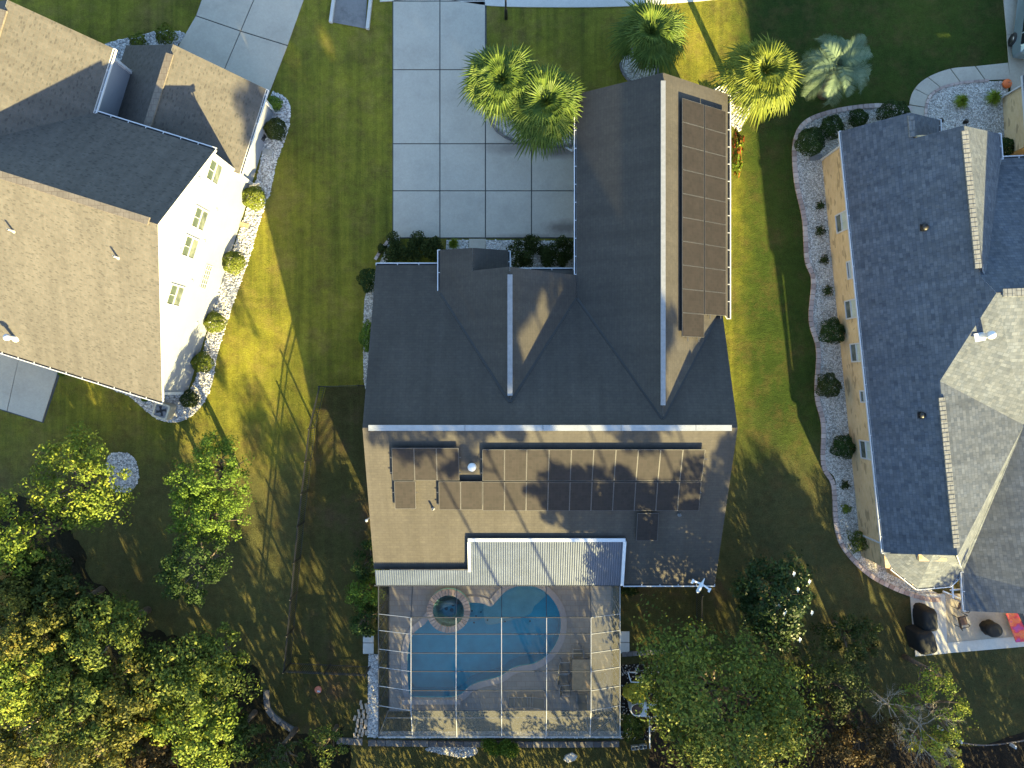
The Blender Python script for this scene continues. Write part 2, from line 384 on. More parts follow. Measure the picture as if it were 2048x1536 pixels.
def m_grass(name, c_dark, c_mid, c_lit, c_dry, dry=.35, stripe=.3, rot=0.0, mask=False):
    m, n, b = new_mat(name); co = coords(n)
    big = noise(n, co, .16, 6, .65)
    col = ramp(n, big, [(.3, c_dark), (.5, c_mid), (.72, c_lit)])
    st = noise(n, mapping(n, co, (1.5, .055, 1), rot), 1.3, 5, .65)      # mower tracks
    col = mix(n, stripe, col, ramp(n, st, [(.36, tuple(q*.6 for q in c_dark)), (.64, tuple(q*1.2 for q in c_lit))]))
    dr = noise(n, co, .33, 7, .72)
    col = mix(n, ramp(n, dr, [(.50, (0, 0, 0)), (.72, (dry, dry, dry))]), col, c_dry)
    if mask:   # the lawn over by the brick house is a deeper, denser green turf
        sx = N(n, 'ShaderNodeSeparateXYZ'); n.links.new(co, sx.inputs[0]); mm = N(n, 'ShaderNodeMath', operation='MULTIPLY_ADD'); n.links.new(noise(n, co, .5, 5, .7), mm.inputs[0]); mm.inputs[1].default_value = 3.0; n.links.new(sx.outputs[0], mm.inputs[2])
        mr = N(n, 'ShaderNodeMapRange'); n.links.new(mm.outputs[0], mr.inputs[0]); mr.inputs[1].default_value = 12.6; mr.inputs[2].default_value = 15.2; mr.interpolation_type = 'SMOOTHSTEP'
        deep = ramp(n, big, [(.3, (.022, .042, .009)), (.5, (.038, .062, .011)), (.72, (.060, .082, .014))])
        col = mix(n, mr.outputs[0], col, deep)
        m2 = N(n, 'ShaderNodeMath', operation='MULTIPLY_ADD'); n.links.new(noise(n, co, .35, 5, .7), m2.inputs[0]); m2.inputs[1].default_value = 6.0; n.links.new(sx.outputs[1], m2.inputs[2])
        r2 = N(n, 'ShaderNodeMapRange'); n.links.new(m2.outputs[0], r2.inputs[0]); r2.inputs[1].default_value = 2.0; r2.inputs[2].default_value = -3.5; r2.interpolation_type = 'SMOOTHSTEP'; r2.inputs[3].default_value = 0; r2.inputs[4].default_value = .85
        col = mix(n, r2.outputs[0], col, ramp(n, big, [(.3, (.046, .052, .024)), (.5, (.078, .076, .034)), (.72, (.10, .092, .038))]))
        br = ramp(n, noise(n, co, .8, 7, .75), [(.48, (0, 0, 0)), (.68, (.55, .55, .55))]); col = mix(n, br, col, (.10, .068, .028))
    md = noise(n, co, 2.2, 6, .8)
    col = mix(n, .75, col, ramp(n, md, [(.25, (.28, .28, .28)), (.75, (.72, .72, .72))]), 'OVERLAY')
    fn = noise(n, co, 14, 5, .85)
    col = mix(n, .75, col, ramp(n, fn, [(.3, (.26, .26, .26)), (.7, (.74, .74, .74))]), 'OVERLAY')
    n.links.new(col, b.inputs['Base Color']); b.inputs['Roughness'].default_value = 1; b.inputs['Specular IOR Level'].default_value = .1
    s = N(n, 'ShaderNodeMath', operation='ADD'); n.links.new(noise(n, co, 6, 6, .9), s.inputs[0]); n.links.new(fn, s.inputs[1])
    bump(n, b, s.outputs[0], 1.0, .10); return m
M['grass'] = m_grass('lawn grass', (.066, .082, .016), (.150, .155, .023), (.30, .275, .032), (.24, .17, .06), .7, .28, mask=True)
M['grass_right'] = m_grass('deep green lawn grass', (.024, .045, .009), (.040, .066, .012), (.060, .085, .014), (.07, .07, .02), .2, .25)
M['grass_yard'] = m_grass('thin worn yard grass', (.05, .05, .018), (.075, .066, .024), (.075, .09, .022), (.11, .068, .042), .9, .2)
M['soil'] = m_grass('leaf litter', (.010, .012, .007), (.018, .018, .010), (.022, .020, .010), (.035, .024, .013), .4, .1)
M['mulch'] = m_grass('dark mulch', (.016, .014, .012), (.026, .022, .018), (.04, .032, .026), (.05, .035, .025), .5, .1)

def m_leaf(name, stops, trans=.16, gloss=.5):
    m, n, b = new_mat(name); g = N(n, 'ShaderNodeNewGeometry')
    f = noise(n, coords(n), .8, 4, .6)
    ad = N(n, 'ShaderNodeMath', operation='MULTIPLY_ADD'); n.links.new(g.outputs['Random Per Island'], ad.inputs[0]); ad.inputs[1].default_value = .45
    sc = N(n, 'ShaderNodeMath', operation='MULTIPLY_ADD'); n.links.new(f, sc.inputs[0]); sc.inputs[1].default_value = 1.3; sc.inputs[2].default_value = -.38
    n.links.new(sc.outputs[0], ad.inputs[2])
    col = ramp(n, ad.outputs[0], stops)
    col = mix(n, 1.0, col, (1.25, 1.25, .95), 'MULTIPLY'); n.links.new(col, b.inputs['Base Color']); b.inputs['Roughness'].default_value = gloss+.1; b.inputs['Specular IOR Level'].default_value = .12
    tr = N(n, 'ShaderNodeBsdfTranslucent'); n.links.new(col, tr.inputs['Color'])
    mx = N(n, 'ShaderNodeMixShader'); mx.inputs[0].default_value = trans
    n.links.new(b.outputs[0], mx.inputs[1]); n.links.new(tr.outputs[0], mx.inputs[2])
    n.links.new(mx.outputs[0], n.nodes['Material Output'].inputs[0]); return m
L_ = {}
L_['box'] = m_leaf('boxwood leaves', [(.0, (.035, .05, .012)), (.5, (.085, .105, .018)), (1, (.15, .16, .03))])
L_['dark'] = m_leaf('dark evergreen leaves', [(.0, (.010, .020, .008)), (.5, (.022, .042, .012)), (1, (.045, .07, .018))])
L_['hedge'] = m_leaf('dark hedge leaves', [(.0, (.012, .018, .007)), (.5, (.028, .04, .012)), (1, (.05, .06, .018))])
L_['green'] = m_leaf('fresh green leaves', [(.0, (.03, .05, .010)), (.5, (.07, .115, .018)), (1, (.13, .18, .035))])
L_['yellowgreen'] = m_leaf('yellow green leaves', [(.0, (.035, .06, .012)), (.5, (.10, .135, .022)), (.85, (.19, .20, .035)), (1, (.24, .14, .04))])
L_['yellow'] = m_leaf('yellow variegated leaves', [(.0, (.12, .13, .02)), (.5, (.30, .28, .05)), (1, (.45, .40, .10))])
L_['autumn'] = m_leaf('autumn leaves', [(.0, (.02, .026, .009)), (.4, (.05, .055, .015)), (.65, (.105, .10, .022)), (.85, (.14, .105, .027)), (1, (.09, .035, .022))])
L_['rust'] = m_leaf('rust brown leaves', [(.0, (.018, .014, .007)), (.4, (.035, .025, .012)), (.75, (.06, .036, .014)), (1, (.04, .038, .012))])
L_['mixed'] = m_leaf('mixed green and gold leaves', [(.0, (.02, .03, .009)), (.45, (.045, .065, .015)), (.68, (.10, .12, .025)), (.88, (.18, .165, .04)), (1, (.20, .09, .03))])
L_['magnolia'] = m_leaf('glossy magnolia leaves', [(.0, (.008, .016, .008)), (.5, (.018, .034, .012)), (.9, (.035, .05, .02)), (1, (.07, .06, .03))], .1, .3)
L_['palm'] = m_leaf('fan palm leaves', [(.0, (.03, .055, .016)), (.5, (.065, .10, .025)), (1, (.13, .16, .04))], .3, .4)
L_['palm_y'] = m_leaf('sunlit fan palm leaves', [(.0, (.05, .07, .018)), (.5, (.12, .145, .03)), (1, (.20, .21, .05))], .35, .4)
L_['palm_s'] = m_leaf('silver palm leaves', [(.0, (.045, .07, .06)), (.5, (.09, .13, .11)), (1, (.16, .20, .165))], .25, .4)
L_['liriope'] = m_leaf('grassy leaves', [(.0, (.06, .09, .015)), (.5, (.13, .17, .02)), (1, (.2, .24, .04))])
L_['croton'] = m_leaf('red and green leaves', [(.0, (.04, .08, .015)), (.55, (.10, .14, .02)), (.68, (.22, .03, .02)), (.8, (.26, .06, .03)), (1, (.10, .13, .03))])
L_['pine'] = m_leaf('pine needles', [(.0, (.02, .035, .01)), (.5, (.04, .06, .018)), (1, (.07, .085, .03))])

# ------------------------------------------------------------------ foliage builders
rnd = np.random.default_rng(7)
def quads_to_mesh(name, V, mat):
    """V: (n,4,3) leaves"""
    n = len(V); me = bpy.data.meshes.new(name)
    me.vertices.add(n*4); me.vertices.foreach_set('co', V.reshape(-1).astype(np.float32))
    me.loops.add(n*4); me.loops.foreach_set('vertex_index', np.arange(n*4, dtype=np.int32))
    me.polygons.add(n); me.polygons.foreach_set('loop_start', np.arange(0, n*4, 4, dtype=np.int32)); me.polygons.foreach_set('loop_total', np.full(n, 4, dtype=np.int32))
    me.materials.append(mat); me.update(); me.validate(); return me
def leaf_quads(C, size, up=.35, rng=rnd, aspect=.55, out=None):
    n = len(C); D = rng.normal(size=(n, 3)); D /= np.linalg.norm(D, axis=1)[:, None]
    Nn = rng.normal(size=(n, 3)); Nn[:, 2] += up*3
    if out is not None: Nn = Nn*.62+out*1.25
    Nn /= np.linalg.norm(Nn, axis=1)[:, None]
    T = np.cross(Nn, D); T /= np.linalg.norm(T, axis=1)[:, None]+1e-9; B = np.cross(Nn, T)
    s = size*rng.uniform(.6, 1.3, n)[:, None]
    droop = np.array([0, 0, -.15])*s
    return np.stack([C-T*s*.5, C+B*s*.5*aspect, C+T*s*.5+droop, C-B*s*.5*aspect], 1)
def crown_points(rx, ry, rz, clumps, per, rc, seed, hollow=.55, zc=0, flat=0.0, gap=.15):
    rng = np.random.default_rng(seed); out = []; cen = []; dirs = []
    lob = rng.uniform(0, 6.28, 3)
    while len(cen) < clumps:
        d = rng.normal(size=3); d /= np.linalg.norm(d); d[2] = abs(d[2])*1.0-.25 if rng.random() < .8 else d[2]
        az = math.atan2(d[1], d[0]); k = 1+.13*math.sin(2*az+lob[0])+.10*math.sin(3*az+lob[1])+.08*math.sin(5*az+lob[2])
        r = (hollow+(1-hollow)*rng.random()**.6)*k
        cen.append((d[0]*rx*r, d[1]*ry*r, zc+d[2]*rz*r))
    for c in cen:
        m = int(per*rng.uniform(.5, 1.4)); d = rng.normal(size=(m, 3)); d /= np.linalg.norm(d, axis=1)[:, None]
        d[:, 2] = np.where(rng.random(m) < .6, np.abs(d[:, 2]), d[:, 2])
        q = rc*rng.uniform(.6, 1.35); sq = rng.uniform(.75, 1.3, 3)
        out.append(np.array(c)+d*sq*q*rng.uniform(.35, 1, m)[:, None]**.7); oc = np.array(c)-np.array((0, 0, zc)); oc = oc/(np.linalg.norm(oc)+1e-6); dirs.append(d*.75+oc*.4)
    return np.concatenate(out), cen, np.concatenate(dirs)
def foliage(name, parent, mat, rx, ry, rz, zc, clumps, per, rc, leaf, seed, hollow=.5, up=.35, label=None):
    rng = np.random.default_rng(seed+99)
    C, cen, D = crown_points(rx, ry, rz, clumps, per, rc, seed, hollow, zc)
    k_ = C[:, 2] > .03; C = C[k_]; D = D[k_]
    me = quads_to_mesh(name, leaf_quads(C, leaf, .12, rng, out=D), mat)
    o = bpy.data.objects.new(name, me); COL.objects.link(o); o.parent = parent; OFF[o.name] = off(parent)
    return o, cen
def limbs(mb, base_top, cen, r, rng, n=9):
    pick = [cen[i] for i in rng.choice(len(cen), min(n, len(cen)), replace=False)]
    for c in pick:
        a = Vector(base_top); b = Vector(c); mid = a.lerp(b, .5)+Vector((rng.uniform(-.2, .2), rng.uniform(-.2, .2), rng.uniform(0, .3)))
        mb.tube([a, mid, b], [r*.5, r*.3, r*.1], 5)
def tree(name, px, py, r, h, mat, label, seed, rx=1, ry=1, clumps=None, per=None, leaf=.17, bark='bark', crown_h=None, cat='tree', group=None, zbase=None, hollow=.5):
    """px,py = crown centre in the photograph, r = crown radius in m, h = total height"""
    ch = crown_h or min(h*.72, r*1.7); zc = h-ch*.55
    c = P(px, py, zc); t = thing(name, (c.x, c.y, 0), label, cat, group)
    clumps = clumps or int(26*r*r/3+26); per = per or 75
    o, cen = foliage('crown', t, mat, r*rx, r*ry, ch*.55, zc, clumps, per, max(.30, r*.21), leaf, seed, hollow)
    rng = np.random.default_rng(seed); mb = MB(); lean = Vector((rng.uniform(-.3, .3), rng.uniform(-.3, .3), 0))
    tr = .06+h*.018; top = Vector((lean.x, lean.y, max(zc-ch*.15, .5)))
    mb.tube([(0, 0, -.05), (lean.x*.3, lean.y*.3, top.z*.4), tuple(top)], [tr*1.3, tr, tr*.6], 8)
    limbs(mb, (lean.x*.5, lean.y*.5, top.z*.7), cen, tr, rng, 12)
    mb.build('trunk', M[bark], t, local=True)
    return t
def shrub_proto(name, mat, r, h, seed, leaf=.075, dens=1.0, bumpy=.06):
    """clipped round shrub: dense leaves on a dome, local coords"""
    rng = np.random.default_rng(seed); n = int(2700*dens*max(r/.55, .6)**1.6)
    d = rng.normal(size=(n, 3)); d /= np.linalg.norm(d, axis=1)[:, None]; d[:, 2] = np.where(d[:, 2] < -.35, -d[:, 2], d[:, 2])
    ph = rng.uniform(0, 6.28, 6); az = np.arctan2(d[:, 1], d[:, 0]); el = d[:, 2]
    k = 1+bumpy*(np.sin(3*az+ph[0]+2*el)+np.sin(5*az+ph[1]-3*el)+.7*np.sin(9*az+ph[2])*np.cos(6*el+ph[3]))
    k *= 1-rng.random(n)**3*.22
    C = d*np.array([r, r, h*.5])*k[:, None]; C[:, 2] += h*.5
    kk = C[:, 2] > .02; C = C[kk]; dd = d[kk]*.9
    me = quads_to_mesh('leaves', leaf_quads(C, leaf, .1, rng, .6, out=dd), mat)
    return me
SHRUB_STEM = None
def shrub(px, py, r_px, mat, label, seed, cat='shrub', name='shrub', group=None, h=None, sx=1, sy=1, leaf=.085, dens=1.0, bumpy=.06, meshes={}):
    r = r_px/37.0; h = h or r*1.7
    key = (mat, round(r, 1), seed % 3, round(h, 1), bumpy)
    c = P(px, py, h*.5); t = thing(name, (c.x, c.y, 0), label, cat, group)
    if key not in meshes: meshes[key] = shrub_proto(name, L_[mat], r, h, seed, leaf, dens, bumpy)
    o = bpy.data.objects.new('leaves', meshes[key]); COL.objects.link(o); o.parent = t
    o.rotation_euler = (0, 0, seed*1.3); o.scale = (sx, sy, 1)
    if sx != sy: o.rotation_euler = (0, 0, 0)
    mb = MB(); rg = random.Random(seed)
    for k in range(5):
        a_ = k*1.26+rg.random(); mb.tube([(0, 0, -.03), (math.cos(a_)*r*.25, math.sin(a_)*r*.25, h*.4), (math.cos(a_)*r*.5, math.sin(a_)*r*.5, h*.75)], [.03, .02, .01], 5)
    mb.build('stem', M['bark'], t, local=True)
    return t

# ================================================================== GROUND
pool_rect = (P(757, 1168).x, -16.75, 5.18, P(757, 1168).y)   # deck area, see below
DX0, DX1, DY0, DY1 = -6.8, 5.5, -18.08, -9.9
mb = MB(); B = 300
for q in (((-B, DY1), (B, DY1), (B, B), (-B, B)), ((-B, -B), (B, -B), (B, DY0), (-B, DY0)),
          ((-B, DY0), (DX0, DY0), (DX0, DY1), (-B, DY1)), ((DX1, DY0), (B, DY0), (B, DY1), (DX1, DY1))):
    mb.poly([(x, y, 0) for x, y in q])
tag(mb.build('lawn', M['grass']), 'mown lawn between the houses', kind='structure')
def sheet(name, pts, z, mat, label=None, kind='structure', px=True, n=1):
    o = MB(); P_ = [G(*p) for p in pts] if px else pts
    tri_fill(o, P_, [], z); ob = o.build(name, mat)
    return tag(ob, label, kind=kind)
sheet('back_yard', gpts([(735, 772), (652, 774), (632, 855), (610, 1043), (583, 1326), (545, 1390), (555, 1430), (610, 1468), (735, 1478), (758, 1465), (760, 772)], 1), .004, M['grass_yard'], 'worn brown yard grass inside the black fence', px=False)
sheet('side_yard', gpts([(1238, 1160), (1440, 1160), (1440, 1300), (1330, 1500), (1238, 1490)], 3), .004, M['grass_yard'], 'bare shaded ground right of the screened pool', px=False)
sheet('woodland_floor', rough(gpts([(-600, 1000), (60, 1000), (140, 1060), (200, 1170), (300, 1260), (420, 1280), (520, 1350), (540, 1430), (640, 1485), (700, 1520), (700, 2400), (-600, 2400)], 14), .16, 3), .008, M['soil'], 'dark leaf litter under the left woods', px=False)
sheet('mulch', rough(gpts([(1290, 1560), (1400, 1440), (1600, 1330), (1740, 1430), (1850, 1500), (1905, 1478), (1960, 1492), (2300, 1470), (2300, 2400), (1290, 2400)], 14), .06, 4), .008, M['mulch'], 'dark mulch under the trees at lower right', px=False)
# street and kerb at the top
top = gpts([(760, 4), (880, -1), (980, 12), (1100, 15), (1230, 14), (1330, 8), (1440, -2), (1560, -22), (1700, -50), (2000, -110), (2400, -200)], 5, False)
mb = MB(); far = [(p.x, p.y+9) for p in top]
tri_fill(mb, [(p.x, p.y) for p in top]+list(reversed(far)), [], .012)
tag(mb.build('street', M['asphalt']), 'street past the top edge of the yards', kind='structure')
mb = MB()
for i in range(0, len(top)-5, 5):
    seg = top[i:i+6]; a0 = [(p.x, p.y) for p in seg]; b0 = [(p.x, p.y+.52) for p in reversed(seg)]
    mb.prism(a0+b0, .0, .05)
    g_ = a0[0]
tag(mb.build('kerb', M['concrete_pale']), 'pale concrete kerb along the street', kind='structure')

# our driveway: slabs with open joints
mb = MB()
XS = [786, 880, 971, 1063, 1152]; YS = [-30, 3, 140, 288, 382, 476]
mb.prism([G(785, -30), G(973, -30), G(973, 220), G(1152, 288), G(1152, 477), G(785, 477)], .0, .012, 1)
g2 = .028
for i in range(4):
    for j in range(5):
        if i >= 2 and j < 3 and not (i == 2 and j == 2): continue
        a_, b_ = G(XS[i], YS[j]), G(XS[i+1], YS[j+1])
        if i >= 2 and j == 2: continue
        mb.prism([(a_.x+g2, a_.y-g2), (b_.x-g2, a_.y-g2), (b_.x-g2, b_.y+g2), (a_.x+g2, b_.y+g2)], .0, .05)
# slab corner under the gravel bed, up to the kerb
mb.prism([G(972, 222), G(985, 247), G(1004, 268), G(1040, 284), G(1062, 287), G(972, 287)], .0, .05)
drv = mb.build('driveway', [M['drive'], M['joint']]); tag(drv, 'pale concrete driveway slabs of the middle house', kind='structure')
# front walk stub to the porch
mb = MB(); mb.prism([G(938, 478), G(972, 478), G(970, 520), G(938, 520)], 0, .05)
tag(mb.build('front_path', M['concrete']), 'short concrete path to the porch', kind='structure')
# left house driveway
mb = MB()
q = [(397, -80), (505, -40), (625, -20), (583, 85), (537, 190), (440, 150), (345, 110), (362, 70)]
mb.prism([G(414, -30), G(618, -30), G(575, 92), G(530, 211), G(336, 130), G(392, 32)], 0, .012, 1)
def quad_slab(mb, pts, gap=.03, z=.05):
    c = sum((Vector(p) for p in pts), Vector())/len(pts)
    q_ = []
    for p in pts:
        d = (c-Vector(p)); q_.append(Vector(p)+d.normalized()*gap*1.3)
    mb.prism(q_, 0, z)
quad_slab(mb, [G(392, 32), G(414, -30), G(521, -30), G(482, 63)])
quad_slab(mb, [G(482, 63), G(521, -30), G(619, -30), G(576, 92)])
quad_slab(mb, [G(335, 130), G(392, 32), G(482, 63), G(432, 180)])
quad_slab(mb, [G(432, 180), G(482, 63), G(576, 92), G(530, 212)])
tag(mb.build('neighbour_driveway', [M['concrete'], M['joint']]), 'concrete driveway of the white house', kind='structure')
# patio slab of left house
mb = MB(); mb.prism([G(-60, 690), G(125, 735), G(87, 846), G(-60, 802)], 0, .012, 1)
quad_slab(mb, [G(42, 700), G(120, 735), G(85, 845), G(15, 823)]); quad_slab(mb, [G(-60, 680), G(42, 705), G(15, 823), G(-60, 800)])
tag(mb.build('neighbour_patio', [M['concrete'], M['joint']]), 'concrete patio slab behind the white house', kind='structure')
# drainage flume at the top
mb = MB(); mb.slab([P(672, -25, .03), P(735, -25, .03), P(731, 57, .03), P(664, 44, .03)], .03)
mb.bar(P(671, -25, .1), P(661.5, 45, .1), .17, .2, 1); mb.bar(P(744, -25, .1), P(735, 58, .1), .17, .2, 1)
t = mb.build('drainage_flume', [M['concrete_dark'], M['concrete_pale']])
tag(t, 'stained concrete drainage flume with pale side curbs at the top edge', 'drain')
# right neighbour's curved walk and driveway
outer = gpts([(1819, 260), (1818, 210), (1829, 178), (1855, 155), (1900, 138), (1950, 133), (2016, 126)], 8, False)
inner = gpts([(1847, 262), (1849, 215), (1856, 192), (1880, 175), (1920, 165), (1970, 161), (2020, 159)], 8, False)
mb = MB(); K = len(outer)
for i in range(0, K-1, 8):
    A_ = outer[i:i+9]; B_ = inner[i:i+9]
    def trim(L):
        L = [p.copy() for p in L]; L[0] = L[0].lerp(L[1], .16); L[-1] = L[-1].lerp(L[-2], .16); return L
    A_, B_ = trim(A_), trim(B_)
    mb.prism([(p.x, p.y) for p in A_]+[(p.x, p.y) for p in reversed(B_)], 0, .045)
tag(mb.build('garden_path', M['concrete']), 'curved concrete walk to the brick house', kind='structure')
mb = MB(); quad_slab(mb, [G(2000, -60), G(2300, -60), G(2300, 70), G(2012, 70)], .02); quad_slab(mb, [G(2012, 70), G(2300, 70), G(2300, 185), G(2020, 185)], .02)
tag(mb.build('side_driveway', M['concrete']), 'concrete driveway under the parked car', kind='structure')

# ------------------------------------------------------------------ gravel beds and edgings
def stones(mb, poly, dens, smin, smax, z, seed, flat=.55):
    rg = random.Random(seed); xs = [p[0] for p in poly]; ys = [p[1] for p in poly]
    area = (max(xs)-min(xs))*(max(ys)-min(ys)); n = int(area*dens)
    for _ in range(n):
        x = rg.uniform(min(xs), max(xs)); y = rg.uniform(min(ys), max(ys))
        if not inside(x, y, poly): continue
        s = rg.uniform(smin, smax)*.5; a_ = rg.uniform(0, 6.28); r2 = rg.uniform(.6, 1)
        vs = []
        for k in range(5):
            t = a_+k*1.2566; q = s*rg.uniform(.8, 1.15); vs.append((x+q*math.cos(t), y+q*math.sin(t)*r2, z))
        vs.append((x+rg.uniform(-.2, .2)*s, y+rg.uniform(-.2, .2)*s, z+s*flat*1.6))
        for k in range(5): pass
        mb.mesh(vs, [(k, (k+1) % 5, 5) for k in range(5)], 1)
def gravel_bed(pxs, mat, smat, dens, smin, smax, label, seed, closed=True, n=5):
    poly = gpts(pxs, n); mb = MB(); tri_fill(mb, poly, [], .03)
    pp = [(p.x, p.y) for p in poly]; stones(mb, pp, dens, smin, smax, .03, seed)
    o = mb.build('gravel', [M[mat], M[smat]]); return tag(o, label, kind='stuff')
def edging(pxs, width, blk, label, seed, mat='edging', closed=False, h=.09, name='brick_edging', gap=.012):
    pts = gpts(pxs, 8, closed); mb = MB(); 
    if closed: pts = pts+[pts[0]]
    L = [0]
    for a_, b_ in zip(pts, pts[1:]): L.append(L[-1]+(b_-a_).length)
    def at(s):
        s = min(max(s, 0), L[-1]-1e-6)
        i = next(k for k in range(len(L)-1) if L[k+1] > s or k == len(L)-2)
        return pts[i].lerp(pts[i+1], (s-L[i])/max(L[i+1]-L[i], 1e-6))
    s = 0; rg = random.Random(seed)
    while s+blk <= L[-1]+.01:
        a_, b_ = at(s+gap), at(s+blk-gap); d = (b_-a_).normalized(); nn = Vector((-d.y, d.x, 0))*width/2
        j = rg.uniform(-.012, .012)
        mb.prism([a_-nn, b_-nn, b_+nn, a_+nn], 0, h+j); s += blk
    return tag(mb.build(name, M[mat]), label, 'edging')
bedL = [(372, 70), (350, 62), (318, 62), (290, 68), (255, 76), (205, 92), (225, 120), (250, 150), (330, 140), (352, 96)]
gravel_bed(bedL, 'gravel_white', 'stones_white', 120, .07, .15, 'white stones in front of the white house porch', 1)
bedS = [(542, 195), (552, 186), (570, 195), (581, 215), (578, 255), (566, 290), (552, 330), (541, 385), (534, 400), (515, 460), (498, 520), (484, 560), (466, 610), (450, 660), (434, 715), (424, 770), (405, 810), (380, 834), (350, 845), (315, 838), (285, 815), (255, 790), (230, 780), (300, 770), (380, 780), (430, 610), (500, 400), (520, 330)]
gravel_bed(bedS, 'gravel_white', 'stones_white', 130, .07, .16, 'white stone bed with round shrubs along the white gable wall', 2)
gravel_bed([(215, 915), (245, 905), (268, 915), (278, 945), (270, 975), (250, 985), (222, 975)], 'gravel_white', 'stones_white', 130, .08, .16, 'small ring of white stones around the yellow green tree', 3)
gravel_bed([(112, 741), (150, 748), (180, 762), (240, 782), (240, 760), (180, 745), (120, 728)], 'gravel_white', 'stones_white', 120, .06, .12, 'thin strip of white stones beside the patio slab', 13)
gravel_bed([(973, 222), (985, 249), (1004, 270), (1040, 286), (1085, 293), (1153, 291), (1160, 250), (1157, 190), (1110, 170), (1040, 160), (985, 185)], 'gravel_grey', 'stones_grey', 110, .06, .12, 'grey gravel under the pair of fan palms by the driveway', 4)
edging([(972, 215), (984, 250), (1004, 271), (1040, 287), (1085, 294), (1152, 292)], .13, .5, 'dark curved kerb between driveway and palm bed', 4, 'edging_grey', h=.14, name='garden_kerb')
gravel_bed([(1243, 125), (1246, 145), (1262, 162), (1285, 166), (1308, 156), (1313, 130), (1305, 108), (1280, 100), (1255, 105)], 'gravel_grey', 'stones_grey', 120, .06, .12, 'round grey gravel ring under the palm at the top', 5)
edging([(1241, 125), (1246, 147), (1262, 165), (1285, 169), (1310, 158), (1316, 130), (1306, 105), (1280, 97), (1254, 103)], .12, .3, 'low grey block ring around the top palm', 5, 'edging_grey', True, name='garden_kerb')
gravel_bed([(1425, 185), (1445, 170), (1480, 170), (1500, 190), (1502, 215), (1490, 240), (1478, 262), (1462, 250), (1440, 215)], 'gravel_grey', 'stones_white', 130, .07, .15, 'pale gravel bed at the garage corner below the yellow palm', 6)
gravel_bed([(1595, 275), (1610, 250), (1645, 232), (1700, 220), (1760, 214), (1820, 225), (1840, 260), (1760, 330), (1690, 400), (1700, 560), (1730, 800), (1760, 1000), (1800, 1130), (1880, 1190), (1900, 1200), (1850, 1193), (1790, 1172), (1735, 1140), (1690, 1090), (1676, 1040), (1670, 960), (1650, 930), (1650, 850), (1637, 790), (1640, 700), (1625, 640), (1630, 560), (1617, 520), (1612, 440), (1597, 370), (1592, 310)], 'gravel_grey', 'stones_grey', 60, .06, .11, 'long bed of pale pebbles along the brick wall', 7, n=6)
edging([(1822, 218), (1760, 212), (1700, 217), (1645, 229), (1608, 247), (1592, 275), (1588, 310), (1593, 370), (1608, 440), (1613, 520), (1626, 560), (1621, 640), (1636, 700), (1633, 790), (1646, 850), (1646, 930), (1666, 970), (1671, 1045), (1686, 1094), (1732, 1144), (1788, 1176), (1850, 1197), (1885, 1199)], .24, .3, 'curving pinkish brick edging along the pebble bed', 8)
gravel_bed([(1853, 255), (1853, 215), (1862, 195), (1885, 178), (1925, 168), (1985, 163), (2015, 170), (2008, 240), (2010, 330), (1900, 300)], 'gravel_grey', 'stones_grey', 60, .06, .11, 'pale pebble bed with two grassy tufts inside the curved walk', 9)
edging([(1850, 258), (1851, 215), (1859, 193), (1883, 176), (1924, 166), (1985, 161)], .14, .28, 'pinkish brick edging inside the curved walk', 9)
gravel_bed([(893, 480), (937, 480), (937, 530), (890, 530)], 'gravel_grey', 'stones_white', 140, .06, .12, 'white gravel patch left of the porch path', 10, n=1)
gravel_bed([(972, 480), (1152, 482), (1152, 545), (1020, 540), (972, 520)], 'gravel_grey', 'stones_white', 140, .06, .12, 'white gravel behind the right front hedge', 11, n=1)
gravel_bed([(782, 480), (800, 480), (760, 560), (745, 640), (740, 760), (728, 765), (728, 620), (735, 580), (760, 525)], 'gravel_grey', 'stones_grey', 120, .06, .12, 'narrow tan gravel strip along the left house side', 12, n=3)
gravel_bed([(737, 1308), (757, 1308), (757, 1474), (735, 1474)], 'gravel_white', 'stones_white', 150, .07, .15, 'white stones beside the left wall of the pool cage', 14, n=1)
gravel_bed([(757, 1462), (1260, 1462), (1260, 1476), (757, 1476)], 'gravel_white', 'stones_white', 120, .06, .12, 'thin white stone line below the pool cage', 15, n=1)
gravel_bed([(850, 1498), (880, 1492), (945, 1493), (955, 1505), (930, 1515), (880, 1507)], 'gravel_white', 'stones_white', 110, .07, .16, 'scattered white stones on the bottom lawn', 16)
gravel_bed([(1242, 1330), (1318, 1322), (1318, 1440), (1300, 1480), (1242, 1478)], 'mulch', 'stones_grey', 35, .06, .12, 'dark gravel around the pool pump equipment', 17, n=1)
edging([(534, 1379), (534, 1405), (541, 1425), (558, 1440), (580, 1455), (610, 1470)], .30, .52, 'curved grey block border at the lower left yard', 20, 'edging_grey', h=.12, name='garden_border')
edging([(674, 1480), (735, 1483)], .34, .48, 'short row of grey border blocks beside the loose bricks', 21, 'edging_grey', h=.12, name='garden_border')
edging([(737, 1484), (900, 1486), (1100, 1487), (1240, 1486)], .30, .48, 'straight row of grey blocks below the pool cage', 22, 'edging_grey', h=.16, name='garden_border')
edging([(1905, 1477), (1930, 1486), (1970, 1490), (2010, 1486), (2060, 1478)], .05, .6, 'thin black lawn edging at the lower right mulch', 23, 'edging_grey', h=.08, name='garden_border')
edging([(1243, 1308), (1300, 1304), (1345, 1300)], .25, .3, 'row of bricks right of the pool cage pad', 24, 'edging_grey', name='garden_border')
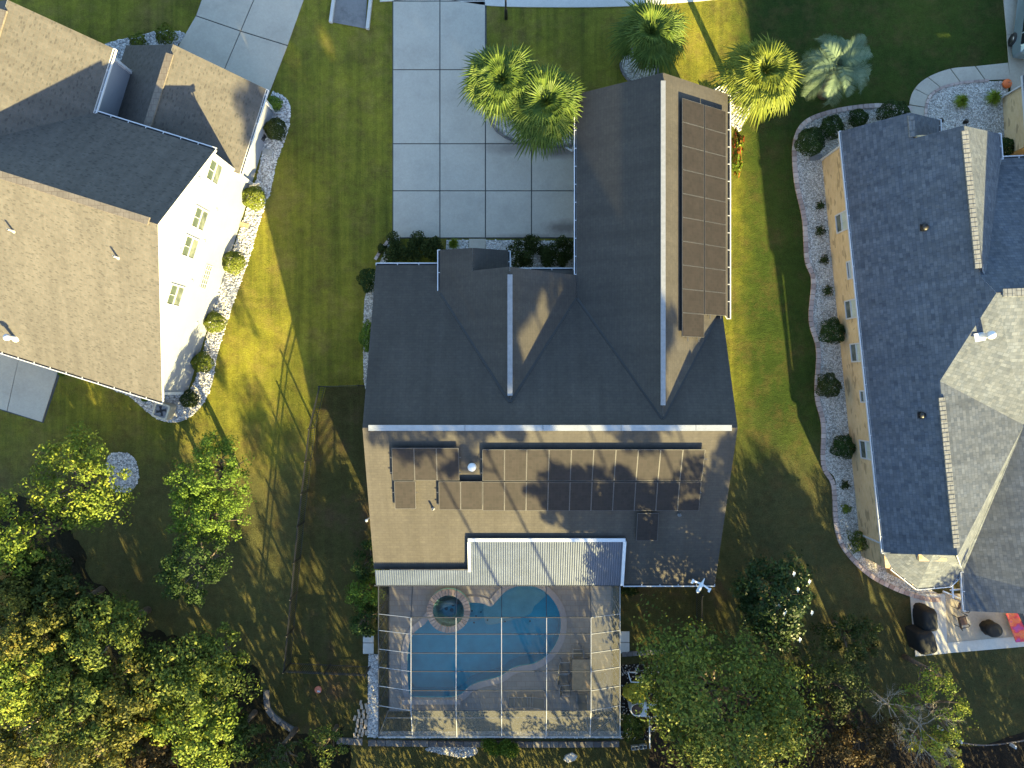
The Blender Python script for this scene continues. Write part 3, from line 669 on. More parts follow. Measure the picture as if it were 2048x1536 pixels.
for px, py, lb in ((737, 1285, 'small concrete pad left of the pool cage'), (1249, 1284, 'small concrete pad right of the pool cage')):
    mb = MB(); w_ = .56 if px < 1000 else .5; c = G(px, py)
    mb.box((c.x, c.y+.31, .03), (w_*1.05, .58, .08)); mb.box((c.x, c.y-.31, .03), (w_*1.05, .58, .08))
    tag(mb.build('concrete_pad', M['concrete_pale']), lb, 'paving')

# ================================================================== HOUSE HELPERS
def gutter(parent, p0, p1, side, n=8, w_=.11, mat='white_trim', spout=None):
    p0 = Vector(p0); p1 = Vector(p1); mb = MB(); sd = Vector(side).normalized()
    a_, b_ = p0+sd*w_*.5-Vector((0, 0, .05)), p1+sd*w_*.5-Vector((0, 0, .05))
    mb.bar(a_-Vector((0, 0, .05)), b_-Vector((0, 0, .05)), w_*.9, .012, 1)
    mb.bar(a_+sd*w_*.5, b_+sd*w_*.5, .045, .11)
    L = (b_-a_).length; k = max(2, int(L/.85))
    for i in range(k+1):
        c = a_.lerp(b_, i/k)+Vector((0, 0, .06)); mb.bar(c-sd*w_*.9, c+sd*w_*.6, .035, .015)
    return mb.build('gutter', [M[mat], M['black']], parent)
def downspout(parent, top, foot, mat='white_trim'):
    mb = MB(); top = Vector(top); foot = Vector(foot)
    mb.bar(top, (top.x*.0+foot.x, foot.y, top.z-.35), .09, .07); mb.bar((foot.x, foot.y, top.z-.33), (foot.x, foot.y, .12), .09, .07)
    d = Vector((foot.x-top.x, foot.y-top.y, 0)); d = d.normalized() if d.length > .01 else Vector((1, 0, 0))
    mb.bar((foot.x, foot.y, .12), (foot.x+d.x*-.45, foot.y+d.y*-.45, .05), .09, .07)
    return mb.build('downspout', M[mat], parent)
def window(parent, c, axis, out, w_, h_, blinds=True, muntin=True, name='window', bl='blind'):
    """c centre on the wall, axis = unit vector along the wall, out = outward normal"""
    c = Vector(c); ax = Vector(axis).normalized(); o_ = Vector(out).normalized(); up = Vector((0, 0, 1)); mb = MB()
    def fr(a_, b_, t=.07, dp=.05): mb.bar(a_, b_, t, dp, 0, up=o_)
    q = c+o_*.025
    for s in (-1, 1):
        fr(q+ax*s*w_/2-up*(h_/2+.035), q+ax*s*w_/2+up*(h_/2+.035)); fr(q+up*s*h_/2-ax*(w_/2-.035), q+up*s*h_/2+ax*(w_/2-.035))
    fr(q-ax*(w_/2-.035), q+ax*(w_/2-.035), .05, .06)
    if muntin: fr(q+up*.03, q+up*(h_/2-.035), .025, .03)
    fob = mb.build(name, M['white_trim'], parent)
    g = MB(); i_ = c+o_*.008
    g.poly([i_-ax*w_/2-up*h_/2, i_+ax*w_/2-up*h_/2, i_+ax*w_/2-up*.0, i_-ax*w_/2-up*.0], 0)
    g.poly([i_-ax*w_/2, i_+ax*w_/2, i_+ax*w_/2+up*h_/2, i_-ax*w_/2+up*h_/2], 1 if blinds else 0)
    g.build('pane', [M['win_glass'], M[bl]], fob)
    return fob
def pipe_vent(parent, base, h, r, mat, cap=None, name='vent_pipe', flash=True):
    base = Vector(base); mb = MB()
    mb.lathe(base, [(r*2.2, -.05), (r*1.5, .05), (r, .08), (r, h), (r*.75, h), (r*.75, h-.1)], 14)
    if cap: mb.lathe(base+Vector((0, 0, h)), [(r*.9, 0), (cap, .02), (cap, .14), (cap*.7, .2), (.001, .22)], 18)
    return mb.build(name, M[mat], parent)
def vent_box(mb, a_, b_, w_, h_, mi=0):
    mb.bar(Vector(a_)+Vector((0, 0, h_*.5)), Vector(b_)+Vector((0, 0, h_*.5)), w_, h_, mi)

# ================================================================== MIDDLE HOUSE
hs = thing('solar_panel_house', (1.8, -2, 0), 'middle house with weathered brown shingles and solar panels', 'house')
PN = 3.35/8.18
def zN(y): return 2.9+PN*(6.13-y)
def zS(y): return 6.25-PN*(-2.08-y)
T = .14
mb = MB()
mb.slab([(-7.01, 6.13, 2.9), (-7.01, -2.05, 6.25), (10.58, -2.05, 6.25), (10.52, 5.85, zN(5.85)), (-.3, 5.85, zN(5.85)), (-.3, 6.13, 2.9)], T, 0, 1)
mb.slab([(-7.01, -2.06, 6.248), (-7.05, -9.46, zS(-9.46)), (-2.15, -9.46, zS(-9.46)), (-2.15, -10.3, zS(-10.3)), (10.46, -10.33, zS(-10.33)), (10.58, -2.06, 6.248)], T, 0, 1)
main_roof = mb.build('roof', [M['roof_dark'], M['white_trim']], hs)
mb = MB()   # garage wing
gy = 14.66
mb.slab([(7.10, gy, 6.1), (3.27, gy, 3.6), (3.27, 4.2, 3.6), (7.10, -1.7, 6.1)], T, 0, 1)
mb.slab([(7.11, gy, 6.1), (10.91, gy, 3.6), (10.91, 3.3, 3.6), (10.5, 3.72, 3.87), (7.11, -1.7, 6.1)], T, 0, 1)
mb.build('garage_roof', [M['roof_dark'], M['white_trim']], hs)
mb = MB()   # entry gable and porch
pg = .634
def zg(x): return 5.75-pg*abs(x+.1)
mb.slab([(-.1, 5.58, 5.75), (-1.94, 5.58, zg(-1.94)), (-1.94, 6.7, zg(-1.94)), (-3.66, 6.8, zg(-3.66)), (-3.66, 4.45, zg(-3.66)), (-.1, -.92, 5.75)], T, 0, 1)
mb.slab([(-.09, 5.58, 5.75), (-.09, -.92, 5.75), (3.24, 4.3, zg(3.24)), (3.24, 5.5, zg(3.24))], T, 0, 1)
mb.slab([(-1.93, 6.7, zg(-1.94)), (-1.93, 5.0, zg(-1.94)), (-.2, 5.0, 3.5), (-.2, 6.78, 3.5)], T, 0, 1)
mb.build('porch_roof', [M['roof_dark'], M['white_trim']], hs)
mb = MB()
def wallprism(mb, pts, z1, mi=0): mb.prism(pts, 0, z1, mi)
wallprism(mb, [(-6.7, 5.75), (-6.7, -9.3), (10.2, -9.95), (10.2, 5.6)], 2.75)
wallprism(mb, [(3.6, 5.65), (3.6, 14.3), (10.6, 14.3), (10.6, 3.6), (10.25, 3.6), (10.25, 5.65)], 3.4)
for x in (-6.7, 10.2): mb.slab([(x, 5.75, 2.76), (x, -2.05, 6.05), (x, -9.6, 2.96), (x+.002, -9.6, 2.96), (x+.002, -2.05, 6.05), (x+.002, 5.75, 2.76)], .01)
def tri_wall(mb, a_, b_, c, th=.12, d=(0, 1, 0), mi=0):
    d = Vector(d)*th; A_, B_, C_ = Vector(a_), Vector(b_), Vector(c)
    mb.mesh([A_, B_, C_, A_+d, B_+d, C_+d], [(0, 1, 2), (5, 4, 3), (0, 3, 4, 1), (1, 4, 5, 2), (2, 5, 3, 0)], mi)
tri_wall(mb, (3.6, 14.15, 3.41), (10.6, 14.15, 3.41), (7.1, 14.15, 5.8))
tri_wall(mb, (-6.7, 5.75, 2.77), (-6.7, -9.6, 2.9), (-6.7, -2.05, 6.0), .12, (1, 0, 0))
tri_wall(mb, (10.08, 5.6, 2.77), (10.08, -9.9, 2.9), (10.08, -2.05, 6.0), .12, (1, 0, 0))
tri_wall(mb, (-1.9, 5.3, 3.2), (2.9, 5.3, 3.45), (-.1, 5.3, 5.5))
for x in (-3.4, -.45): mb.box((x, 6.45, 1.6), (.22, .22, 3.2))
mb.build('wall', M['siding_beige'], hs)
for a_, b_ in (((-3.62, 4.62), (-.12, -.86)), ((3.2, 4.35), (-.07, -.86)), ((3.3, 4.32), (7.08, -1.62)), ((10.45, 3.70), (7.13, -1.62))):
    mb = MB(); mb.bar((a_[0], a_[1], zN(a_[1])+.015), (b_[0], b_[1], zN(b_[1])+.015), .12, .03, up=(0, .38, .92)); mb.build('valley_shade', M['black'], hs)  # dark strips put in for the soft shade along the roof valleys
# ridge vents
mb = MB()
xs = [P(737, 857, 6.25).x, -2.2, 1.45, 5.1, 8.6, P(1463, 860, 6.25).x]
for a_, b_ in zip(xs, xs[1:]): vent_box(mb, (a_+.01, -2.055, 6.22), (b_-.01, -2.055, 6.22), .27, .12)
mb.build('ridge_vent', M['alu'], hs)
mb = MB(); vent_box(mb, (7.105, 14.25, 6.07), (7.105, -1.0, 6.07), .22, .12); mb.build('ridge_vent', M['vent_grey'], hs)
mb = MB(); vent_box(mb, (-.095, 5.2, 5.72), (-.095, -.55, 5.72), .24, .12); mb.build('ridge_vent', M['vent_grey'], hs)
gutter(hs, (-7.01, 6.13, 2.86), (-3.7, 6.13, 2.86), (0, 1, 0)); gutter(hs, (-.15, 5.85, 2.98), (3.15, 5.85, 2.98), (0, 1, 0))
gutter(hs, (-3.66, 6.8, 3.47), (-3.66, 4.5, 3.47), (-1, 0, 0)); gutter(hs, (-.2, 6.75, 3.47), (-.2, 5.65, 3.47), (1, 0, 0))
gutter(hs, (3.27, 14.66, 3.57), (3.27, 5.55, 3.57), (-1, 0, 0)); gutter(hs, (10.91, 14.6, 3.57), (10.91, 3.3, 3.57), (1, 0, 0), w_=.15)
gutter(hs, (5.75, -10.33, 2.86), (10.46, -10.33, 2.84), (0, -1, 0))
downspout(hs, (3.2, 13.0, 3.4), (3.35, 12.9, 0))
# ribbed metal patio roof
mb = MB()
def ribbed(mb, x0, x1, y0, y1, dz, pitch=.115):
    n = int((x1-x0)/pitch); prof = [(0, 0), (.35, 0), (.5, 1), (.75, 1), (.9, 0)]
    xs_ = []; 
    for i in range(n):
        for f_, h_ in prof: xs_.append((x0+(i+f_)*(x1-x0)/n, h_*.06))
    xs_.append((x1, 0)); vs = []; fs = []
    for y in (y0, y1):
        for x, h_ in xs_: vs.append((x, y, zM(y)+dz+h_))
    k = len(xs_)
    for i in range(k-1): fs.append((i, i+k, i+k+1, i+1))
    mb.mesh(vs, fs)
def zM(y): return 3.99+(y+7.77)*.36
ribbed(mb, -2.1, 5.55, -7.8, -10.28, .09)
ribbed(mb, -6.95, -2.1, -9.44, -10.28, .09)
mr = mb.build('metal_patio_roof', M['metal_roof'], hs)
mb = MB()
mb.bar((-2.2, -7.78, zM(-7.78)+.10), (5.65, -7.78, zM(-7.78)+.10), .17, .12); mb.build('roof_flashing', M['white_trim'], mr); mb = MB()
mb.bar((-2.15, -7.88, zM(-7.88)+.10), (-2.15, -9.5, zM(-9.5)+.10), .14, .12); mb.build('roof_flashing', M['white_trim'], mr); mb = MB()
mb.bar((5.62, -7.85, zM(-7.85)+.10), (5.62, -10.28, zM(-10.28)+.10), .16, .14)
mb.build('roof_flashing', M['white_trim'], mr)
mb = MB(); mb.bar((-7.05, -10.31, zM(-10.31)+.03), (5.65, -10.31, zM(-10.31)+.03), .06, .16)
mb.build('roof_beam', M['bronze'], mr)
# vents on the south slope
b_ = P(950, 928, 5.0); b_.z = zS(b_.y)
pipe_vent(hs, (P(946, 930, 5.2).x, P(946, 930, 5.2).y, zS(P(946, 930, 5.2).y)), .55, .09, 'white_trim', .2, 'flue_vent')
p = P(868, 1014, 4.2); pipe_vent(hs, (p.x, p.y, zS(p.y)), .3, .05, 'vent_grey')
p = P(1356, 1027, 4.2); pipe_vent(hs, (p.x, p.y, zS(p.y)), .25, .05, 'vent_grey')
# solar panels
def on_plane(px, py, p0, n):
    d = P(px, py, 0)-Vector((0, 0, H)); p0 = Vector(p0); n = Vector(n); o_ = Vector((0, 0, H))
    return o_+d*((p0-o_).dot(n)/d.dot(n))
def panel(corners, n, fr=.014):
    """corners on the raised plane; a framed glass panel of its own"""
    c = sum(corners, Vector())/4; n = Vector(n).normalized()
    mb = MB(); t_ = .05
    cs = [p+(c-p).normalized()*.012 for p in corners]
    mb.mesh([p-n*t_ for p in cs]+cs, [(3, 2, 1, 0), (0, 1, 5, 4), (1, 2, 6, 5), (2, 3, 7, 6), (3, 0, 4, 7)])
    ins = []
    for i, p in enumerate(cs):
        a_ = (cs[(i+1) % 4]-p).normalized(); b2 = (cs[i-1]-p).normalized(); ins.append(p+(a_+b2)*fr)
    for i in range(4):
        j = (i+1) % 4; mb.poly([cs[i], cs[j], ins[j], ins[i]])
    o = mb.build('solar_panel', M['panel_frame'], hs)
    g = MB(); q = [p-n*.004 for p in ins]; g.poly(q); 
    g.build('panel_glass', M['panel'], o)
nS = Vector((0, -PN, 1)).normalized(); pS = Vector((0, -2.08, 6.25))+nS*.22
def rowS(xt, xb, yt, yb):
    for i in range(len(xt)-1):
        cs = [on_plane(xt[i], yt, pS, nS), on_plane(xb[i], yb, pS, nS), on_plane(xb[i+1], yb, pS, nS), on_plane(xt[i+1], yt, pS, nS)]
        panel(cs, nS)
def lin(a_, b2, n): return [a_+(b2-a_)*i/n for i in range(n+1)]
rowS(lin(783, 917, 3), lin(785, 919, 3), 896, 961)
rowS(lin(964.5, 1411, 10), lin(965, 1403.5, 10), 899, 962)
rowS([788, 831], [790, 832], 962.5, 1018)
rowS(lin(877, 965, 2), lin(878, 965, 2), 963, 1020)
rowS(lin(965.5, 1403, 10), lin(965.5, 1398, 10), 963.5, 1022)
rowS([1275, 1318], [1272, 1315], 1026, 1082)
mb = MB()   # mounting rails poking out
for (x0, x1, y) in ((780, 922, 915), (780, 922, 945), (961, 1415, 918), (961, 1408, 946), (785, 835, 985), (873, 1403, 985), (873, 1400, 1008)):
    a_ = on_plane(x0, y, pS-nS*.08, nS); b2 = on_plane(x1, y, pS-nS*.08, nS); mb.bar(a_, b2, .04, .04)
nE = Vector((.658, 0, 1)).normalized(); pE = Vector((7.11, 0, 6.1))+nE*.2
def colE(x0, x1, y0, y1, n, sk=0):
    ys = lin(y0, y1, n)
    for i in range(n):
        cs = [on_plane(x0, ys[i], pE, nE), on_plane(x0, ys[i+1], pE, nE), on_plane(x1, ys[i+1]+sk, pE, nE), on_plane(x1, ys[i]+sk, pE, nE)]
        # keep each panel square to the roof
        cs[2].y = cs[1].y; cs[3].y = cs[0].y
        panel(cs, nE)
ya = on_plane(1366, 196, pE, nE).y; pitch_ = 1.138
for col, (xa, xb_, k) in enumerate(((1364.5, 1408.5, 10), (1409.5, 1452, 9))):
    A0 = on_plane(xa, 400, pE, nE); B0 = on_plane(xb_, 400, pE, nE)
    for i in range(k):
        y0 = ya-i*pitch_; y1 = y0-pitch_
        panel([Vector((A0.x, y0, A0.z)), Vector((A0.x, y1, A0.z)), Vector((B0.x, y1, B0.z)), Vector((B0.x, y0, B0.z))], nE)
for f_ in (.25, .75):
    for xa, xb_, k in ((1364.5, 1408.5, 10), (1409.5, 1452, 9)):
        A0 = on_plane(xa+(xb_-xa)*f_, 400, pE-nE*.08, nE); mb.bar((A0.x, ya+.05, A0.z), (A0.x, ya-k*pitch_-.22, A0.z), .04, .04)
mb.build('mounting_rail', M['panel_frame'], hs)

# ================================================================== LEFT (WHITE) HOUSE
lh = thing('white_gable_house', (-19, 6, 0), 'tall white house with tan shingles and a big bright gable wall', 'house')
LO = Vector((-12.74, 15.28, 0)); LU = Vector((-.954, .298, 0)).normalized(); LV = Vector((.298, .954, 0)).normalized()
def L(u, v, z): return LO+LU*u+LV*v+Vector((0, 0, z))
pk = .66; zr = 8.6; vr = -8.74
def zm(v): return zr-pk*abs(v-vr)
mb = MB(); nN, sS = -4.36, -17.0
mb.slab([L(.1, vr, zr), L(.1, nN, zm(nN)), L(19, nN, zm(nN)), L(19, vr, zr)], .16, 0, 1)
mb.slab([L(.1, vr-.01, zr), L(.1, sS, zm(sS)), L(19, sS, zm(sS)), L(19, vr-.01, zr)], .16, 0, 1)
mb.build('roof', [M['roof_tan'], M['white_trim']], lh)
mb = MB(); zw = 5.75; wr = 9.7; zwr = zw+pk*3.55
mb.slab([L(6.15, -1.2, zw), L(6.15, -4.45, zw), L(wr, -8.0, zwr), L(wr, -1.2, zwr)], .16, 0, 1)
mb.slab([L(wr+.01, -1.2, zwr), L(wr+.01, -8.0, zwr), L(13.2, -4.45, zw), L(13.2, -1.2, zw)], .16, 0, 1)
mb.build('front_wing_roof', [M['roof_tan'], M['white_trim']], lh)
mb = MB()
mb.slab([L(0, 0, 2.7), L(0, -4.62, 2.7), L(.34, -4.62, 2.7+pk*.34), L(.34, -4.5, 2.7+pk*.34), L(3.8, -4.5, 5.2), L(3.8, 0, 5.2)], .14, 0, 1)
mb.slab([L(3.81, 0, 5.2), L(3.81, -4.5, 5.2), L(6.5, -4.5, 2.7+pk*1.1), L(6.5, -1.3, 2.7+pk*1.1), L(7.6, -1.3, 2.7), L(7.6, 0, 2.7)], .14, 0, 1)
mb.build('garage_roof', [M['roof_tan'], M['white_trim']], lh)
mb = MB()   # ridge caps
for a_ in ((L(.5, vr, zr+.03), L(19, vr, zr+.03), .34, .10), (L(3.8, -.5, 5.23), L(3.8, -4.4, 5.23), .36, .09), (L(wr, -1.7, zwr+.03), L(wr, -7.6, zwr+.03), .34, .10)):
    mb = MB(); mb.bar(*a_); mb.build('ridge_vent', M['cap_tan'], lh)
mb = MB()   # walls
def LP(pts): return [L(u, v, 0) for u, v in pts]
mb.prism(LP([(.35, -4.55), (19, -4.55), (19, -16.62), (.35, -16.62)]), 0, 3.25)
mb.prism(LP([(.352, -4.57), (18.9, -4.57), (18.9, -12.9), (.352, -12.9)]), 3.25, 5.68)
def wallpoly(mb, pts, d, th=.12, mi=0):
    A_ = [Vector(p) for p in pts]; B_ = [p+Vector(d)*th for p in A_]; n = len(A_); mb.mesh(A_+B_, [tuple(range(n)), tuple(reversed(range(n, 2*n)))]+[(i, i+n, (i+1) % n+n, (i+1) % n) for i in range(n)], mi)
wallpoly(mb, [L(.349, -4.56, 3.2), L(.349, -4.56, zm(-4.56)-.1), L(.349, vr, zr-.1), L(.349, -16.6, zm(-16.6)-.1), L(.349, -16.6, 3.2)], LU, .1)
mb.prism(LP([(6.45, -1.5), (12.9, -1.5), (12.9, -4.5), (6.45, -4.5)]), 0, 5.65)
wallpoly(mb, [L(6.5, -1.5, 5.6), L(wr, -1.5, zwr-.15), L(12.9, -1.5, 5.6)], LV*-1, .1)
mb.prism(LP([(.4, -.3), (6.4, -.3), (6.4, -4.5), (.4, -4.5)]), 0, 2.62)
wallpoly(mb, [L(.4, -.3, 2.6), L(3.8, -.3, 5.0), L(7.2, -.3, 2.6)], LV*-1, .1)
lw = mb.build('wall', M['siding'], lh)
mb = MB()   # corner boards and rake boards
for (u, v, z0, z1) in ((.33, -4.56, 0, 5.7), (.33, -16.63, 0, 3.3), (.38, -.28, 0, 2.6), (6.43, -1.48, 3, 5.6)): mb = MB(); mb.bar(L(u, v, z0), L(u, v, z1), .14, .14); mb.build('corner_board', M['white_trim'], lh)
for v_ in (nN+.02, sS): mb = MB(); mb.bar(L(.2, v_, zm(v_)-.16), L(.2, vr, zr-.16), .22, .05); mb.build('rake_board', M['white_trim'], lh)
gutter(lh, L(.1, nN, zm(nN)-.03), L(6.2, nN, zm(nN)-.03), LV)
gutter(lh, L(6.15, -1.2, zw-.03), L(6.15, -4.4, zw-.03), -LU)
gutter(lh, L(0, 0, 2.67), L(0, -4.62, 2.67), -LU)
gutter(lh, L(.1, sS, zm(sS)-.03), L(19, sS, zm(sS)-.03), -LV)
downspout(lh, L(-.05, -.25, 2.6), L(.3, -.35, 0)); downspout(lh, L(.2, -4.45, 5.6), L(.27, -4.5, 0))
p0L = L(.35, 0, 0)
for (px, py) in ((428, 344), (399, 438), (379.5, 495), (350, 591)):
    c = on_plane(px, py, p0L, LU); window(lh, c-LU*.005, LV, -LU, 1.0, 1.4, bl='blind_dim')
c = on_plane(411, 554, p0L, LU); mb = MB()
for i in range(6): mb.bar(c-LU*.03-LV*.62+LV*i*.25+Vector((0, 0, -.35)), c-LU*.03-LV*.62+LV*i*.25+Vector((0, 0, .35)), .03, .02, up=-LU)
for i in range(4): mb.bar(c-LU*.03-LV*.65+Vector((0, 0, -.35+.23*i)), c-LU*.03+LV*.65+Vector((0, 0, -.35+.23*i)), .03, .025, up=-LU)
fo = mb.build('window', M['white_trim'], lh)
g = MB(); g.poly([c-LU*.01-LV*.62-Vector((0, 0, .35)), c-LU*.01+LV*.62-Vector((0, 0, .35)), c-LU*.01+LV*.62+Vector((0, 0, .35)), c-LU*.01-LV*.62+Vector((0, 0, .35))]); g.build('pane', M['blind_dim'], fo)
for (px, py) in ((397, 357), (432, 420), (360, 500), (408, 483), (383, 562), (394, 646)):    # little wall vents and lamps
    c = on_plane(px, py, p0L, LU); mb = MB(); mb.bar(c, c-LU*.05, .13, .13); mb.bar(c-LU*.05, c-LU*.10-Vector((0, 0, .03)), .05, .05, 1)
    mb.build('wall_vent', [M['white_trim'], M['vent_grey']], lh)
def on_left_south(px, py):
    n_ = Vector((LV.x*-pk, LV.y*-pk, 1)).normalized(); return on_plane(px, py, L(0, vr, zr), Vector((-LV.x*pk, -LV.y*pk, 1)))
for (px, py, h_) in ((27, 462, .4), (236, 515, .4)):
    p = on_left_south(px, py); pipe_vent(lh, p, h_, .05, 'vent_grey')
p = on_left_south(30, 676); pipe_vent(lh, p, .5, .1, 'white_trim', .17, 'flue_vent')

# ================================================================== RIGHT (BRICK) HOUSE
rh = thing('brick_house', (22, 0, 0), 'low tan brick house with slate grey shingles on the right', 'house')
def q(px, py, z): return P(px, py, z)
mb = MB()
WN, WS = q(1682, 262, 2.75), q(1768, 1107, 2.75)
Fr = q(1926, 251, 6.7)
# west slope plane
e1 = (WS-WN).normalized(); nW = e1.cross(Fr-WN).normalized()
if nW.z < 0: nW = -nW
def W(px, py, lift=0): return on_plane(px, py, WN+nW*lift, nW)
Fr, K_, A_, B_, C_ = W(1926, 251), W(1960, 552), W(1993, 586), W(1880, 762), W(1915, 1111)
WS = W(1768, 1107)
step = [W(1682, 262), W(1820, 225), W(1826, 277), W(1926, 251)]
mb.slab([step[0], step[1], step[2], step[3], K_, A_, B_, C_, WS], .14, 0, 1)
# north wing east slope
E1 = q(1998, 267, 3.4); E2 = q(2002, 318, 3.4)
mb.slab([Fr+Vector((.005, 0, 0)), E1, E2, K_+Vector((.3, -.3, -.05))], .14, 0, 1)
# porch gable's east slope
a0 = W(1820, 225)
mb.slab([a0+Vector((.01, 0, 0)), q(1878, 239, 3.1), q(1879, 263, 3.1), W(1824, 283)+Vector((.01, 0, 0))], .14, 0, 1)
# main north slope and south slope
A2 = q(2640, 562, A_.z)
mb.slab([A_+Vector((0, .02, 0)), A2, q(2560, 290, 2.75), q(2003, 317, 2.75), q(1962, 540, K_.z-.25), K_], .14, 0, 1)
F_ = q(2048, 850, 4.8); D_ = q(1924, 1136, 3.0); F2 = q(2330, 500, 6.0)
for tr in ((A_, B_, F_), (A_, F_, A2+Vector((0, -.02, 0))), (B_, C_, F_), (C_, D_, F_)): mb.slab(list(tr), .12, 0, 1)
# east wing, west slope
EW0, EW1 = q(1926, 1144, 2.75), q(1931, 1222, 2.75)
mb.slab([EW0, D_+Vector((0, 0, .02)), F_+Vector((0, 0, .03)), q(2260, 560, 6.6), q(2290, 1238, 6.4), EW1], .14, 0, 1)
mb.build('roof', [M['roof_grey'], M['white_trim']], rh)
# bay roof, five faces
mb = MB(); ap = q(1868, 1106, 3.9); bp = [q(1768, 1105, 2.85), q(1784, 1137, 2.65), q(1835, 1177, 2.6), q(1901, 1171, 2.6), q(1926, 1146, 2.6), q(1918, 1112, 3.9)]
for i in range(len(bp)-1): mb.slab([ap, bp[i], bp[i+1]], .10, 0, 1)
mb.build('bay_roof', [M['roof_grey'], M['white_trim']], rh)
mb = MB()
def caps(mb, p0, p1, w_=.30, blk=.21):
    p0 = Vector(p0); p1 = Vector(p1); L0 = (p1-p0).length; d = (p1-p0)/L0; n = int(L0/blk)
    for i in range(n):
        a_ = p0+d*(i*L0/n+.006)+Vector((0, 0, .078)); b2 = p0+d*((i+1)*L0/n-.006)+Vector((0, 0, .065))
        mb.bar(a_-Vector((0, 0, .04)), b2-Vector((0, 0, .04)), w_, .08)
for a_ in ((W(1928, 262), K_+Vector((-.1, .35, 0)), .30), (W(1882, 795), W(1912, 1095), .30), (W(1821, 232), W(1824, 274), .3), (A_+Vector((.25, 0, 0)), A2, .36)):
    mb = MB(); caps(mb, *a_); mb.build('ridge_cap', M['cap_grey'], rh)
mb = MB()
w0, w1 = G(1643, 318), G(1722, 1112)
mb.prism([w0, w1, (w1.x+1.2, w1.y-.1), (w1.x+1.4, w1.y-.9), (22.9, -9.6), (23.4, -8), (38, -7.6), (38, 10.9), (24.8, 10.9), (24.4, 12.1), (w0.x+4.6, w0.y+.3), (w0.x+4.5, w0.y+.05)], 0, 2.63)
mb.prism([(w0.x+.42, w0.y-.4), (w1.x+.42, w1.y+.5), (w1.x+2.6, w1.y+.5), (w0.x+2.6, w0.y-.4)], 2.6, 2.95)  # unseen attic block, added to stop sun leaking under the eave
mb.prism([(w0.x+1.3, w0.y-.7), (w1.x+1.2, w1.y+.6), (w1.x+2.6, w1.y+.6), (w0.x+3.4, w0.y-.7)], 2.9, 3.6)  # higher step of the added, unseen attic block
mb.prism([(23.6, -1.2), (37.5, -1.2), (37.5, 7.3), (23.6, 7.3)], 2.6, 4.1)  # unseen block under the ridge, added against sunlight passing through
g0, g1 = G(2004, 192), G(2010, 312)
mb.prism([g0, (g0.x+7, g0.y+1), (g1.x+7, g1.y-1), g1], 0, 2.63)
wallpoly(mb, [q(1690, 275, 2.6), Vector((Fr.x, Fr.y-.3, Fr.z-.25)), q(1990, 275, 3.3)], (0, -1, 0), .1)
mb.build('wall', M['brick'], rh)
mb = MB()
mb.slab([q(2045, 150, 2.75), q(2045+260, 120, 2.75), q(2280, 215, 4.4), q(2120, 235, 4.4)], .14, 0, 1); mb.slab([q(2045, 150, 2.75), q(2120, 235, 4.4), q(2120, 300, 4.4), q(2056, 316, 2.75)], .14, 0, 1)
mb.build('garage_roof', [M['roof_grey'], M['white_trim']], rh)
gutter(rh, WN+Vector((0, 0, -.02)), WS+Vector((0, 0, -.02)), (-1, -.1, 0), w_=.09)
gutter(rh, E1, E2, (1, 0, 0)); gutter(rh, q(2003, 317, 2.75), q(2560, 290, 2.75), (0, 1, 0)); gutter(rh, q(1878, 239, 3.08), q(1879, 263, 3.08), (1, 0, 0))
gutter(rh, EW0, EW1, (-1, 0, 0)); 
for a_, b2 in zip(bp[1:], bp[2:-1]): 
    d = (b2-a_).normalized(); gutter(rh, a_, b2, (d.y, -d.x, 0), w_=.08)
downspout(rh, (w0.x-.05, w0.y-.08, 2.55), (w0.x-.07, w0.y-.08, 0)); p = G(1716, 1066); downspout(rh, (p.x-.03, p.y, 2.55), (p.x-.05, p.y, 0)); downspout(rh, (g0.x-.05, g0.y-.1, 2.55), (g0.x-.07, g0.y-.1, 0))
ax = (w1-w0).normalized(); outw = Vector((ax.y, -ax.x, 0)); outw = outw if outw.x < 0 else -outw
for (px, py, ww, hh) in ((1684, 444, .95, 1.25), (1700, 540, .9, .5), (1703, 618, .95, 1.25), (1714, 705, .95, 1.25), (1729, 793, .6, .8), (1733, 900, .95, 1.25)):
    c = on_plane(px, py, w0, outw); window(rh, c+outw*.0, ax, outw, ww, hh, True, True)
c = on_plane(1655, 366, w0, outw)
# vents, dish-topped flue
for (px, py) in ((1846, 456), (1841, 830)):
    p = W(px, py); mb = MB(); mb.box(p+Vector((0, 0, .05)), (.34, .34, .06)); mb.lathe(p+Vector((0, 0, .05)), [(.11, 0), (.11, .12), (.17, .14), (.13, .22), (.001, .24)], 14)
    mb.build('roof_vent', M['black'], rh)
p = on_plane(1962, 672, B_, (F_-B_).cross(A_-B_).normalized()); mb = MB(); mb.box(p+Vector((-.1, -.05, .06)), (.5, .4, .04), .2)
mb.lathe(p+Vector((.0, 0, 0)), [(.17, 0), (.13, .12), (.12, .62), (.19, .66), (.19, .8), (.12, .88), (.001, .9)], 16); mb.build('flue_vent', M['white_trim'], rh)
# covered porch corner below the bay
mb = MB()
for a_, b2 in ((q(1904, 1165, 2.5), q(1906, 1196, 2.5)), (q(1886, 1182, 2.3), q(1928, 1200, 2.3)), (q(1900, 1180, 2.45), q(1928, 1178, 2.45))): mb.bar(a_, b2, .07, .07)
p = G(1886, 1185); mb.bar((p.x, p.y, 0), (p.x, p.y, 2.3), .1, .1); mb.build('porch_frame', M['white_trim'], rh)
mb = MB(); mb.bar(q(1930, 1192, 2.2), G(1887, 1183), .1, .1); 

